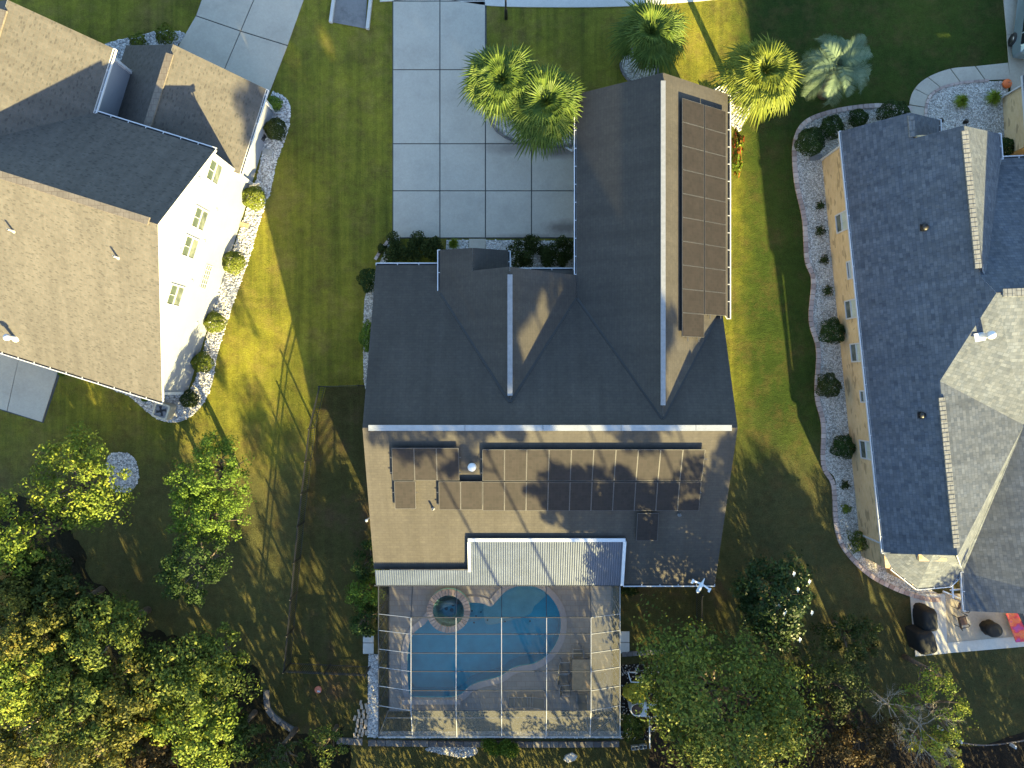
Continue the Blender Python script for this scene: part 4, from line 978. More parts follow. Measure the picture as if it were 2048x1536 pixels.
# right patio
mb = MB()
mb.prism([G(1819, 1187), G(1889, 1187), G(1894, 1306), G(1830, 1312)], 0, .06); mb.prism([G(1889.6, 1187), G(2100, 1187), G(2100, 1266), G(1893, 1284)], 0, .05, 1); mb.prism([G(1893.6, 1284.5), G(2100, 1266.5), G(2100, 1288), G(1894.6, 1305.6)], 0, .06)
tag(mb.build('patio', [M['concrete_pale'], m_concrete('tan paver', (.30, .27, .22), .2, 2.5)]), 'concrete patio with a tan centre behind the brick house', kind='structure')

# ================================================================== POOL DECK, POOL, SPA
pool_px = [(850, 1247), (838, 1256), (826, 1268), (818, 1290), (815, 1320), (816, 1360), (820, 1388), (832, 1393), (870, 1394), (905, 1393), (924, 1386), (938, 1372), (962, 1362), (1000, 1352), (1020, 1338), (1040, 1331), (1068, 1326), (1094, 1310), (1112, 1286), (1121, 1256), (1118, 1222), (1100, 1192), (1074, 1174), (1044, 1170), (1014, 1180), (994, 1200), (982, 1212), (965, 1206), (945, 1204), (925, 1206), (895, 1212), (866, 1228)]
pool_o = gpts(pool_px, 3)
def offset(poly, d):
    n = len(poly); out = []
    A = sum(poly[i].x*poly[(i+1) % n].y-poly[(i+1) % n].x*poly[i].y for i in range(n)); s = 1 if A > 0 else -1
    for i in range(n):
        t = (poly[(i+1) % n]-poly[i-1]).normalized(); out.append(poly[i]+Vector((t.y, -t.x, 0))*d*s)
    return out
def m_deck():
    m, n, b = new_mat('stamped tan deck'); co = coords(n)
    t = N(n, 'ShaderNodeTexBrick'); t.inputs['Color1'].default_value = (.31, .28, .255, 1); t.inputs['Color2'].default_value = (.27, .25, .235, 1); t.inputs['Mortar'].default_value = (.24, .19, .15, 1)
    t.inputs['Scale'].default_value = 1; t.inputs['Brick Width'].default_value = .5; t.inputs['Row Height'].default_value = .3; t.inputs['Mortar Size'].default_value = .01
    n.links.new(co, t.inputs['Vector'])
    col = mix(n, .6, t.outputs['Color'], ramp(n, noise(n, co, .9, 7, .7), [(.3, (.36, .36, .36)), (.7, (.62, .62, .62))]), 'OVERLAY')
    n.links.new(col, b.inputs['Base Color']); b.inputs['Roughness'].default_value = .8; return m
M['deck'] = m_deck()
M['coping'] = m_concrete('pool coping', (.36, .33, .33), .12)
M['plaster'] = plain('blue pool plaster', (.08, .56, .66), .6, 0, .12, 1.5)
M['plaster_pale'] = plain('pale ledge plaster', (.38, .56, .52), .6, 0, .12, 2)
M['spa_tile'] = m_island('spa rim tiles', [(0, (.36, .27, .23)), (.5, (.44, .34, .29)), (1, (.52, .41, .35))])
M['spa_dark'] = plain('spa seat plaster', (.20, .46, .50), .6, 0, .2, 3)
def m_water():
    m, n, b = new_mat('pool water'); n.nodes.remove(b)
    tr = N(n, 'ShaderNodeBsdfTransparent'); tr.inputs[0].default_value = (.78, .92, .95, 1)
    gl = N(n, 'ShaderNodeBsdfGlossy'); gl.inputs['Roughness'].default_value = .04
    fr = N(n, 'ShaderNodeFresnel'); fr.inputs[0].default_value = 1.33; bp = N(n, 'ShaderNodeBump'); bp.inputs['Strength'].default_value = .25; bp.inputs['Distance'].default_value = .03
    n.links.new(noise(n, coords(n), 2.2, 4), bp.inputs['Height']); n.links.new(bp.outputs[0], gl.inputs['Normal']); n.links.new(bp.outputs[0], fr.inputs['Normal'])
    mx = N(n, 'ShaderNodeMixShader'); n.links.new(fr.outputs[0], mx.inputs[0]); n.links.new(tr.outputs[0], mx.inputs[1]); n.links.new(gl.outputs[0], mx.inputs[2])
    n.links.new(mx.outputs[0], n.nodes['Material Output'].inputs[0]); return m
M['water'] = m_water()
mb = MB(); tri_fill(mb, [(DX0, DY0), (DX1, DY0), (DX1, DY1), (DX0, DY1)], [[(p.x, p.y) for p in pool_o]], .06)
for a_, b2 in (((DX0, DY0), (DX1, DY0)), ((DX1, DY0), (DX1, DY1)), ((DX0, DY0), (DX0, DY1))):
    mb.poly([(a_[0], a_[1], -.05), (b2[0], b2[1], -.05), (b2[0], b2[1], .06), (a_[0], a_[1], .06)])
tag(mb.build('pool_deck', M['deck']), 'stamped tan pool deck inside the screen cage', kind='structure')
pc = G(970, 1300)
pool = thing('swimming_pool', (pc.x, pc.y, 0), 'kidney shaped blue swimming pool under the screen cage', 'swimming pool')
mb = MB(); n = len(pool_o); FL = -1.25
for i in range(n):
    a_, b2 = pool_o[i], pool_o[(i+1) % n]; mb.poly([(a_.x, a_.y, .058), (b2.x, b2.y, .058), (b2.x, b2.y, FL), (a_.x, a_.y, FL)])
tri_fill(mb, pool_o, [], FL); mb.build('basin', M['plaster'], pool)
ledge = gpts([(984, 1214), (996, 1201), (1015, 1182), (1044, 1172), (1072, 1176), (1092, 1190), (1080, 1205), (1068, 1216), (1058, 1232), (1010, 1246), (976, 1252), (968, 1238), (968, 1210)], 4)
mb = MB(); mb.prism([(p.x, p.y) for p in ledge], FL+.01, -.22, bottom=False); mb.build('tanning_ledge', M['plaster_pale'], pool)
step_ = gpts([(900, 1212), (925, 1208), (966, 1208), (966, 1240), (930, 1250), (900, 1245)], 3)
mb = MB(); mb.prism([(p.x, p.y) for p in step_], FL+.01, -.45, bottom=False); mb.build('step', M['spa_dark'], pool)
ins = offset(pool_o, .0); outr = offset(pool_o, .34)
mb = MB()
for i in range(n):
    j = (i+1) % n; a_, b2, c_, d_ = ins[i], ins[j], outr[j], outr[i]
    vs = [(a_.x, a_.y, .02), (b2.x, b2.y, .02), (c_.x, c_.y, .02), (d_.x, d_.y, .02), (a_.x, a_.y, .10), (b2.x, b2.y, .10), (c_.x, c_.y, .10), (d_.x, d_.y, .10)]
    mb.mesh(vs, [(7, 6, 5, 4), (0, 1, 5, 4), (2, 3, 7, 6)])
mb.build('coping', M['coping'], pool)
mb = MB(); tri_fill(mb, offset(pool_o, -.004), [], -.03); mb.build('water', M['water'], pool)
# raised edge and bench by the deep end
mb = MB(); a_, b2 = G(806, 1399), G(922, 1399); mb.box(((a_.x+b2.x)/2, a_.y, .17), (b2.x-a_.x, .26, .34)); mb.build('raised_wall', M['coping'], pool)
sp = G(897, 1222); sp = P(897, 1222, .45)
spa = thing('spa', (sp.x, sp.y, 0), 'round raised spa with a tiled rim at the head of the pool', 'spa')
mb = MB(); R0, R1 = .86, 1.2
for k in range(36):
    t0, t1 = k*2*math.pi/36+.012, (k+1)*2*math.pi/36-.012
    p4 = [(sp.x+r_*math.cos(t_), sp.y+r_*math.sin(t_)) for r_, t_ in ((R0, t0), (R1, t0), (R1, t1), (R0, t1))]; mb.prism(p4, .40, .47)
mb.build('rim', M['spa_tile'], spa)
mb = MB(); mb.lathe(sp*1.0-Vector((0, 0, .45)), [(R1-.03, -1.2), (R1-.03, .40), (R0+.02, .40), (R0+.02, .0), (.48, -.02), (.45, -.35), (.001, -.36)], 40); mb.build('basin', M['spa_dark'], spa)
mb = MB()
for k in range(12):
    t0 = k*2*math.pi/12; r_ = .68; c = (sp.x+r_*math.cos(t0), sp.y+r_*math.sin(t0), .015); mb.lathe(c, [(.035, -.01), (.035, .012), (.001, .014)], 8)
for k in range(4): mb.lathe((sp.x+.22*math.cos(k*1.57+.5), sp.y+.22*math.sin(k*1.57+.5), -.345), [(.10, 0), (.10, .02), (.04, .02), (.001, .01)], 12)
mb.build('jet', M['bronze'], spa)
mb = MB(); mb.lathe((sp.x, sp.y, .36), [(R0+.01, 0), (.001, .001)], 40); mb.build('water', M['water'], spa)
mb = MB()
for (x, y) in ((806-4, 1306), (1106, 1302)): pass
mb = MB(); 
for (px, py) in ((925, 1222), (935, 1233), (944, 1222), (952, 1232), (930, 1243), (948, 1245), (962, 1224), (975, 1240), (1010, 1243), (1060, 1242)): mb.lathe(P(px, py, -.2 if px > 966 else -.43), [(.045, 0), (.045, .012), (.001, .014)], 8)
mb.build('floor_jet', M['bronze'], pool)

# ================================================================== SCREEN CAGE
cage = thing('pool_cage', (-.6, -14, 0), 'screened pool cage with pale frame over the blue pool', 'pool enclosure')
def m_screen():
    m, n, b = new_mat('insect screen'); n.nodes.remove(b)
    tr = N(n, 'ShaderNodeBsdfTransparent'); tr.inputs[0].default_value = (.93, .93, .93, 1)
    df = N(n, 'ShaderNodeBsdfDiffuse'); df.inputs[0].default_value = (.042, .044, .046, 1)
    mx = N(n, 'ShaderNodeMixShader')
    dirt = noise(n, coords(n), .7, 6, .7); r_ = N(n, 'ShaderNodeMapRange'); r_.inputs[3].default_value = .18; r_.inputs[4].default_value = .26
    n.links.new(dirt, r_.inputs[0]); n.links.new(r_.outputs[0], mx.inputs[0])
    n.links.new(tr.outputs[0], mx.inputs[1]); n.links.new(df.outputs[0], mx.inputs[2]); n.links.new(mx.outputs[0], n.nodes['Material Output'].inputs[0]); return m
M['screen'] = m_screen()
M['screen_sunlit'] = m_screen(); M['screen_sunlit'].name = 'sunlit tan screen'
for nd in M['screen_sunlit'].node_tree.nodes:
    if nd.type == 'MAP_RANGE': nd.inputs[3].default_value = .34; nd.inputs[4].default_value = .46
    if nd.type == 'BSDF_DIFFUSE': nd.inputs[0].default_value = (.17, .165, .145, 1)  # sunlight on these faces is put into a tan, more opaque copy
ZE, ZT = 2.98, 3.55
XE0, XE1 = -6.86, 5.55; XB = [-5.11, -2.83, -.53, 1.75, 4.0]
YH = -10.33; YR = [-11.82, -12.66, -13.62, -14.55, -15.52, -16.53]; YE = -18.13
BX0, BX1, BY = XE0+.02, XE1-.02, YE+.02
def cbar(a_, b2, w_=.055, mat='alu', nm='beam', h=.09):
    mb = MB(); mb.bar(a_, b2, w_*.62, h); return mb.build(nm, M[mat], cage)
for x in XB:
    cbar((x, YH, ZE), (x, YR[0], ZT), .06, 'bronze', 'rafter'); cbar((x, YR[0], ZT), (x, YR[-1], ZT), .055, 'alu', 'rafter'); cbar((x, YR[-1], ZT), (x, YE, ZE), .055, 'alu', 'rafter')  # dark bronze first bay puts the shade there into the colour
for i, y in enumerate(YR):
    cbar((XB[0], y, ZT-.003), (XB[-1], y, ZT-.003), .05, 'bronze', 'purlin', .05)  # flat purlins in dark bronze for the shade they lie in
    cbar((XE0, y, ZE), (XB[0], y, ZT), .04, 'alu', 'purlin', .05); cbar((XB[-1], y, ZT), (XE1, y, ZE), .04, 'alu', 'purlin', .05)
cbar((XE0, YH, ZE), (XE0, YE, ZE), .07, 'bronze', 'eave_beam', .09); cbar((XE1, YH, ZE), (XE1, YE, ZE), .05, 'alu', 'eave_beam', .09); cbar((XE0, YE, ZE), (XE1, YE, ZE), .055, 'alu', 'eave_beam', .09)
for x in [XE0]+XB+[XE1]: cbar((x, YE, .0), (x, YE, ZE), .05, 'alu', 'post')
for y in YR: cbar((XE0, y, 0), (XE0, y, ZE), .05, 'bronze', 'post', .05); cbar((XE1, y, 0), (XE1, y, ZE), .05, 'alu', 'post', .05)
cbar((XE0, YE, .9), (XE1, YE, .9), .05, 'alu', 'chair_rail', .05); cbar((XE0, YE, .03), (XE1, YE, .03), .06, 'alu', 'base_rail', .06)
cbar((XE0, YH, .03), (XE0, YE, .03), .06, 'bronze', 'base_rail', .06); cbar((XE1, YH, .03), (XE1, YE, .03), .06, 'alu', 'base_rail', .06)
cbar((XB[3], YE, .9), (XB[4], YE, 2.9), .025, 'alu', 'brace', .025); cbar((XB[4], YE, 2.9), (XE1, YE, .9), .025, 'alu', 'brace', .025)
def screen(pts, mat='screen'):
    mb = MB(); mb.poly(pts); return mb.build('screen_panel', M[mat], cage)
YY = [YH]+YR; ZY = [ZE]+[ZT]*6
XX = XB
for i in range(4):
    for j in range(6): screen([(XX[i], YY[j], ZY[j]+.012), (XX[i+1], YY[j], ZY[j]+.012), (XX[i+1], YY[j+1], ZY[j+1]+.012), (XX[i], YY[j+1], ZY[j+1]+.012)])
    screen([(XX[i], YR[-1], ZT+.012), (XX[i+1], YR[-1], ZT+.012), (XX[i+1], YE, ZE+.012), (XX[i], YE, ZE+.012)], 'screen_sunlit')
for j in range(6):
    screen([(XE0, YY[j], ZE+.01), (XB[0], YY[j], ZY[j]+.01), (XB[0], YY[j+1], ZY[j+1]+.01), (XE0, YY[j+1], ZE+.01)]); screen([(XE1, YY[j], ZE+.01), (XB[-1], YY[j], ZY[j]+.01), (XB[-1], YY[j+1], ZY[j+1]+.01), (XE1, YY[j+1], ZE+.01)], 'screen_sunlit')
screen([(XE0, YR[-1], ZE+.01), (XB[0], YR[-1], ZT+.01), (XB[0], YE, ZE+.01), (XE0, YE, ZE+.01)]); screen([(XE1, YR[-1], ZE+.01), (XB[-1], YR[-1], ZT+.01), (XB[-1], YE, ZE+.01), (XE1, YE, ZE+.01)], 'screen_sunlit')
YW = [YH]+YR+[YE]
for j in range(7):
    for x in (XE0, XE1): screen([(x, YW[j], .05), (x, YW[j+1], .05), (x, YW[j+1], ZE), (x, YW[j], ZE)])
XW = [XE0]+XB+[XE1]
for i in range(6): screen([(XW[i], YE, .05), (XW[i+1], YE, .05), (XW[i+1], YE, ZE), (XW[i], YE, ZE)], 'screen_sunlit')

# ------------------------------------------------------------------ poolside furniture
tc = P(1163, 1350, .74)
tb = thing('patio_table', (tc.x, tc.y, 0), 'rectangular tan patio table on the pool deck', 'table')
mb = MB(); mb.box((0, 0, .73), (1.05, 1.75, .04)); mb.build('tabletop', M['wood'], tb, True)
mb = MB(); mb.box((0, .88, .735), (1.11, .05, .06)); mb.box((0, -.88, .735), (1.11, .05, .06)); mb.box((.54, 0, .735), (.05, 1.71, .06)); mb.box((-.54, 0, .735), (.05, 1.71, .06)); mb.build('frame', M['bronze'], tb, True)
for sx in (-1, 1):
    for sy in (-1, 1): mb = MB(); mb.tube([(sx*.46, sy*.78, 0), (sx*.46, sy*.78, .71)], .03, 8); mb.build('leg', M['bronze'], tb, True)
def chair(x, y, rz, label, group='patio chairs around the tan table', fab='grey_fabric', met='alu'):
    t = thing('patio_chair', (x, y, .06), label, 'chair', group, rz)
    mb = MB(); mb.mesh([(-.24, -.22, .40), (.24, -.22, .40), (.26, .22, .43), (-.26, .22, .43), (-.24, -.22, .43), (.24, -.22, .43), (.26, .22, .46), (-.26, .22, .46)], [(3, 2, 1, 0), (4, 5, 6, 7), (0, 1, 5, 4), (1, 2, 6, 5), (2, 3, 7, 6), (3, 0, 4, 7)]); mb.build('seat', M[fab], t, True)
    mb = MB(); mb.slab([(-.24, -.24, .46), (.24, -.24, .46), (.24, -.40, .98), (-.24, -.40, .98)], .03); mb.build('backrest', M[fab], t, True)
    mb = MB()
    for s_ in (-1, 1): mb.tube([(s_*.26, -.42, 1.0), (s_*.27, -.26, .45)], .018, 6); mb.tube([(s_*.29, -.33, .66), (s_*.30, .10, .67), (s_*.29, .24, .62), (s_*.28, .25, .42)], .022, 6)
    mb.tube([(-.26, -.42, 1.0), (.26, -.42, 1.0)], .018, 6); mb.build('frame', M[met], t, True)
    for s_ in (-1, 1):
        for yy in (-1, 1): mb = MB(); mb.tube([(s_*.27, yy*.24, .43), (s_*.29, yy*.27, 0)], .017, 6); mb.build('leg', M[met], t, True)
    return t
for (px, py, rz, lb) in ((1131, 1333, -90, 'grey patio chair on the pool side of the table, upper one'), (1128, 1357, -90, 'grey patio chair on the pool side of the table, middle one'), (1133, 1378, -90, 'grey patio chair on the pool side of the table, lower one'),
                         (1156, 1307, 180, 'grey patio chair at the upper end of the tan table'), (1164, 1396, 0, 'grey patio chair at the lower end of the tan table'), (1196, 1352, 90, 'grey patio chair beside the right screen wall')):
    c = P(px, py, .5); chair(c.x, c.y, R(rz), lb)
c = P(1053, 1404, .3)
ch = thing('chaise_lounge', (c.x, c.y, .06), 'white framed chaise lounge near the lower edge of the pool deck', 'lounge chair')
mb = MB()
for s_ in (-1, 1): mb.tube([(-1.0, s_*.29, .32), (.35, s_*.29, .32), (.98, s_*.29, .52)], .02, 6)
for x in (-1.0, -.68, -.30, .06, .22, .35): mb.tube([(x, -.29, .32), (x, .29, .32)], .017, 6)
mb.tube([(.98, -.29, .52), (.98, .29, .52)], .02, 6); mb.build('frame', M['alu'], ch, True)
mb = MB(); mb.slab([(-1.0, -.28, .31), (.35, -.28, .31), (.35, .28, .31), (-1.0, .28, .31)], .02); mb.slab([(.35, -.28, .31), (.96, -.28, .51), (.96, .28, .51), (.35, .28, .31)], .02); mb.build('sling', M['grey_fabric'], ch, True)
for x in (-.85, .3):
    for s_ in (-1, 1): mb = MB(); mb.tube([(x, s_*.29, .31), (x, s_*.3, 0)], .018, 6); mb.build('leg', M['alu'], ch, True)

# ================================================================== BLACK FENCES
def fence(name, path, label, h=1.37, step=1.95, gap=.115):
    pts = [G(*p) for p in path]; t = thing(name, tuple(pts[0]), label, 'fence')
    for a_, b2 in zip(pts, pts[1:]):
        L0 = (b2-a_).length; k = max(1, round(L0/step)); d = (b2-a_)/L0
        for i in range(k):
            p, q_ = a_+d*(L0*i/k), a_+d*(L0*(i+1)/k); mb = MB(); l_ = (q_-p).length; m_ = int(l_/gap)
            for z in (.14, h-.22, h-.05): mb.bar(p+Vector((0, 0, z)), q_+Vector((0, 0, z)), .03, .035)
            for j in range(1, m_): c = p+d*(l_*j/m_); mb.bar(c+Vector((0, 0, .06)), c+Vector((0, 0, h)), .02, .02)
            mb.build('fence_panel', M['black'], t)
            mb = MB(); mb.bar(p, p+Vector((0, 0, h+.08)), .065, .065); mb.lathe(p+Vector((0, 0, h+.08)), [(.05, 0), (.05, .02), (.001, .05)], 6); mb.build('post', M['black'], t)
    mb = MB(); mb.bar(pts[-1], pts[-1]+Vector((0, 0, h+.08)), .065, .065); mb.build('post', M['black'], t)
    return t
fence('metal_fence', [(727, 771), (651, 773), (631, 855), (609, 1043), (582, 1325), (740, 1332)], 'black metal picket fence around the worn yard left of the pool')
fence('metal_fence', [(1392, 1176), (1393, 1310)], 'short black picket fence running down from the right house corner')
mb = MB(); a_, b2 = G(1243, 1332), G(1330, 1323); mb.bar(a_+Vector((0, 0, .9)), b2+Vector((0, 0, .9)), .02, .02)
for k in range(3): c = a_.lerp(b2, k/2); mb.bar(c, c+Vector((0, 0, .95)), .04, .04)
tag(mb.build('wire_fence', M['vent_grey']), 'thin wire fence just above the pool pump equipment', 'fence')

# ================================================================== AC UNITS, PUMP, SMALL THINGS
def ac_unit(px, py, rz, label, mat, w_=.82, h_=.85):
    c = P(px, py, h_); t = thing('air_conditioner', (c.x, c.y, 0), label, 'air conditioner', rz=rz)
    mb = MB(); q_ = w_/2; r_ = .09; pts = []
    for cx, cy, a0 in ((q_-r_, q_-r_, 0), (-q_+r_, q_-r_, 90), (-q_+r_, -q_+r_, 180), (q_-r_, -q_+r_, 270)):
        for k in range(5): t_ = R(a0+k*22.5); pts.append((cx+r_*math.cos(t_), cy+r_*math.sin(t_)))
    mb.prism(pts, .05, h_-.04); mb.build('body', M[mat], t, True)
    mb = MB(); n_ = len(pts); inn = [(x*.80, y*.80) for x, y in pts]
    for i in range(n_): j = (i+1) % n_; mb.mesh([(pts[i][0]*1.03, pts[i][1]*1.03, h_-.04), (pts[j][0]*1.03, pts[j][1]*1.03, h_-.04), (pts[j][0]*1.03, pts[j][1]*1.03, h_+.03), (pts[i][0]*1.03, pts[i][1]*1.03, h_+.03), (inn[i][0], inn[i][1], h_+.03), (inn[j][0], inn[j][1], h_+.03), (inn[i][0], inn[i][1], h_-.03), (inn[j][0], inn[j][1], h_-.03)], [(0, 1, 2, 3), (3, 2, 5, 4), (4, 5, 7, 6)])
    mb.build('rim', M[mat], t, True)
    mb = MB(); mb.prism(inn, h_-.039, h_-.03); mb.build('fan_well', M['vent_grey'], t, True)
    mb = MB()
    for k in range(4):
        a_ = k*math.pi/2+.4
        mb.mesh([(.05*math.cos(a_), .05*math.sin(a_), h_-.02), (.28*math.cos(a_-.28), .28*math.sin(a_-.28), h_-.025), (.29*math.cos(a_+.3), .29*math.sin(a_+.3), h_+.0), (.08*math.cos(a_+1.0), .08*math.sin(a_+1.0), h_-.01)], [(0, 1, 2, 3)])
    mb.lathe((0, 0, h_-.03), [(.09, 0), (.09, .04), (.001, .05)], 12); mb.build('fan', M['black'], t, True)
    mb = MB()
    for r_ in (.1, .18, .26, .32): mb.tube([(r_*math.cos(k*math.pi/12), r_*math.sin(k*math.pi/12), h_+.02) for k in range(25)], .004, 4)
    for k in range(8): mb.tube([(0, 0, h_+.02), (.36*math.cos(k*math.pi/4), .36*math.sin(k*math.pi/4), h_+.02)], .004, 4)
    mb.build('grille', M['bronze'], t, True)
    mb = MB(); mb.box((0, 0, .03), (w_*1.15, w_*1.15, .06)); mb.build('pad', M['concrete_block'], t, True)
    return t
ac_unit(322, 822, R(-17), 'beige air conditioner beside the lower corner of the white house', 'beige_metal')
c = P(1275, 1419, .9); t = thing('pool_heater', (c.x, c.y, 0), 'pale grey pool heat pump with a round dark fan right of the cage', 'pool heater')
mb = MB(); pts = [(.50, -.40), (.50, .40)]+[(.05+.0+(-.02)+.42*math.cos(R(90+k*15)), .40*math.sin(R(90+k*15))) for k in range(13)]; mb.prism(pts, .05, .9); mb.build('body', M['grey_plastic'], t, True)
mb = MB(); mb.lathe((-.02, 0, .9), [(.32, .0), (.35, .04), (.31, .05), (.30, .005)], 28); mb.build('fan_ring', M['grey_plastic'], t, True)
mb = MB(); mb.lathe((-.02, 0, .88), [(.30, .025), (.2, .035), (.08, .04), (.001, .05)], 28); mb.build('fan_grille', M['chair_fabric'], t, True)
mb = MB(); mb.tube([(.5, .12, .6), (1.05, .12, .6), (1.05, .12, .1)], .045, 8); mb.tube([(.5, -.03, .6), (.92, -.03, .6), (.92, -.03, .1)], .045, 8); mb.build('pipe', M['pvc'], t, True)
mb = MB(); mb.tube([P(1298, 1432, .35), P(1300, 1496, .35)], .04, 8); mb.tube([P(1300, 1496, .35), P(1300, 1496, 0)], .04, 8); mb.tube([P(1298, 1433, .35), P(1298, 1433, 0)], .04, 8)
tag(mb.build('drain_pipe', M['pvc']), 'long white pipe running down from the pool heater', 'pipe')
mb = MB(); z = .8; mb.tube([P(1275, 1346, z), P(1256, 1344, z), P(1262, 1364, z), P(1286, 1365, z), P(1303, 1356, z)], .035, 8)
for p in (P(1275, 1346, z), P(1262, 1364, z), P(1303, 1356, z)): mb.tube([p, (p.x, p.y, 0)], .03, 8)
tag(mb.build('pipe_loop', M['pvc']), 'open loop of pale pipe above the round yellow shrub', 'pipe')
for px, lb in ((1269, 'hollow concrete block lying on the bottom lawn, left of the pair'), (1285, 'hollow concrete block lying on the bottom lawn, right of the pair')):
    c = G(px, 1493-(2 if px > 1270 else 0)); mb = MB(); rz = .08
    Mx = Matrix.Rotation(rz, 3, 'Z')
    for bx in (((0, .09), (.40, .03)), ((0, -.09), (.40, .03)), ((-.185, 0), (.03, .15)), ((.185, 0), (.03, .15)), ((0, 0), (.04, .15))):
        v = Mx @ Vector((bx[0][0], bx[0][1], 0)); mb.box((c.x+v.x, c.y+v.y, .1), (bx[1][0], bx[1][1], .2), rz)
    tag(mb.build('concrete_block', M['concrete_block']), lb, 'concrete block', 'hollow blocks on the bottom lawn')
# loose bricks beside the cage
rg = random.Random(5)
brs = [(724, 1412), (733, 1411), (718, 1422), (727, 1423), (735, 1420), (719, 1430), (728, 1431), (736, 1432), (710, 1435), (716, 1441), (724, 1440), (732, 1443), (715, 1449), (723, 1452), (731, 1451), (713, 1459), (720, 1461), (727, 1458), (710, 1469), (717, 1471), (725, 1467), (733, 1464), (722, 1404)]
BL = ['loose brick, '+q_ for q_ in ('left one of the second row from the top', 'right one of the second row from the top', 'left one of the third row from the top', 'middle one of the third row from the top', 'right one of the third row from the top', 'left one of the fourth row from the top', 'middle one of the fourth row from the top', 'touching the white stones in the fourth row', 'lying apart at the left of the fifth row', 'second from the left in the fifth row', 'third from the left in the fifth row', 'touching the white stones in the fifth row', 'left one of the sixth row from the top', 'middle one of the sixth row from the top', 'touching the white stones in the sixth row', 'left one in the row second from the bottom', 'middle one in the row second from the bottom', 'third from the left, second row from the bottom', 'leftmost one of the bottom row by the blocks', 'second from the left in the bottom row', 'third from the left in the bottom row', 'right one in the row second from the bottom', 'topmost one of the whole scatter')]
where = ['at the top of the scatter', 'beside the white stones', 'in the left half of the scatter', 'in the middle of the scatter']
for i, (px, py) in enumerate(brs):
    c = G(px, py); mb = MB(); s_ = rg.uniform(.9, 1.1); mb.box((c.x, c.y, .05), (.13*s_, .26*s_, .09+.03*rg.random()), R(rg.uniform(-14, 14)))
    o = mb.build('loose_brick', M['loose_bricks']); tag(o, BL[i], 'brick', 'loose bricks beside the pool cage')
mb = MB(); c = P(636, 1380, .1); mb.lathe((c.x, c.y, 0), [(.19, 0), (.2, .08), (.17, .11), (.001, .12)], 24); mb.box((c.x+.05, c.y-.07, .125), (.17, .09, .02), -.15, 1)
tag(mb.build('sprinkler_lid', [M['coral'], M['white_trim']]), 'round coral lid with a white patch on the lower left grass', 'lid')
mb = MB(); mb.slab([P(1131, 1512, .12), P(1145, 1506, .12), P(1155, 1513, .12), P(1150, 1521, .12), P(1136, 1526, .12), P(1127, 1520, .12)], .12)
tag(mb.build('stone_slab', M['stone']), 'flat pale stone lying on the grass below the pool cage', 'stone')
for px, py, s_, lb in ((533, 302, .16, 'grey stepping stone in the white bed below the large round shrub'), ):
    c = G(536, 305); mb = MB(); mb.box((c.x, c.y, .05), (.55, .33, .1), R(-18)); tag(mb.build('stepping_stone', M['concrete_block']), lb, 'paving')
c = G(487, 450); mb = MB(); mb.box((c.x, c.y, .04), (.6, .26, .09), R(-15)); tag(mb.build('splash_block', M['wood']), 'tan splash block in the white stones beside the gable wall', 'splash block')
c = G(1632, 316); mb = MB(); mb.box((c.x-.05, c.y, .05), (.7, .28, .1), R(6)); tag(mb.build('splash_block', M['concrete_dark']), 'dark splash block at the top corner of the brick wall', 'splash block')
c = G(527, 277); mb = MB(); mb.tube([(c.x+.18*math.cos(k*.5), c.y+.24*math.sin(k*.5), .1+k*.012) for k in range(38)], .035, 6); tag(mb.build('hose_reel', M['black']), 'coiled black hose on the white house garage wall', 'hose')
# pumpkin
c = G(2010, 170); t = thing('pumpkin', (c.x, c.y, 0), 'small orange pumpkin on the pebble bed', 'pumpkin')
mb = MB(); vs = []; n_ = 24
for i in range(9):
    ph = math.pi*i/8
    for k in range(n_):
        th = 2*math.pi*k/n_; rr = .24*math.sin(ph)*(1+.10*abs(math.cos(4*th))); vs.append((rr*math.cos(th), rr*math.sin(th), .17-.17*math.cos(ph)*(1-.25*(1-math.sin(ph)))))
mb.mesh(vs, [(i*n_+k, i*n_+(k+1) % n_, (i+1)*n_+(k+1) % n_, (i+1)*n_+k) for i in range(8) for k in range(n_)], 0, True); mb.build('skin', M['orange'], t, True)
mb = MB(); mb.tube([(0, 0, .28), (.01, .01, .36), (.05, .02, .42)], [.03, .022, .02], 6); mb.build('stalk', M['wood'], t, True)
# lamp post at the top edge
c = G(1012, 37); t = thing('lamp_post', (c.x, c.y, 0), 'black lamp post standing at the street edge of the middle lawn', 'lamp post')
mb = MB(); mb.tube([(0, 0, 0), (0, 0, .9), (0, 0, 1.0), (0, 0, 2.4)], [.095, .085, .055, .045], 12); mb.build('post', M['black'], t, True)
mb = MB(); mb.lathe((0, 0, 2.4), [(.05, 0), (.12, .05), (.16, .38), (.19, .40), (.05, .52), (.001, .58)], 8); mb.build('lantern', M['black'], t, True)
# antenna on the corner of the middle house
c = P(1402, 1172, 3.3); t = thing('television_antenna', (c.x, c.y, 2.9), 'white plane shaped antenna at the lower right roof corner', 'antenna', rz=R(27.5))
t.rotation_euler = (0, 0, R(-27.5))
mb = MB(); mb.tube([(0, -.42, .32), (0, -.34, .34), (0, -.1, .36), (0, .14, .36), (0, .42, .35)], [.02, .10, .11, .07, .015], 12); mb.build('body', M['pvc'], t, True)
for s_ in (-1, 1):
    mb = MB(); mb.slab([(s_*.05, .14, .37), (s_*.05, .06, .37), (s_*.46, -.01, .39), (s_*.46, .09, .39)], .02); mb.slab([(s_*.42, -.09, .40), (s_*.54, -.11, .40), (s_*.54, .13, .40), (s_*.46, .13, .40)], .02); mb.build('wing', M['pvc'], t, True)
mb = MB(); mb.tube([(0, 0, -.1), (0, 0, .3)], .025, 8); mb.tube([(0, 0, 0), (0, .35, -.0)], .025, 8); mb.build('mast', M['pvc'], t, True)
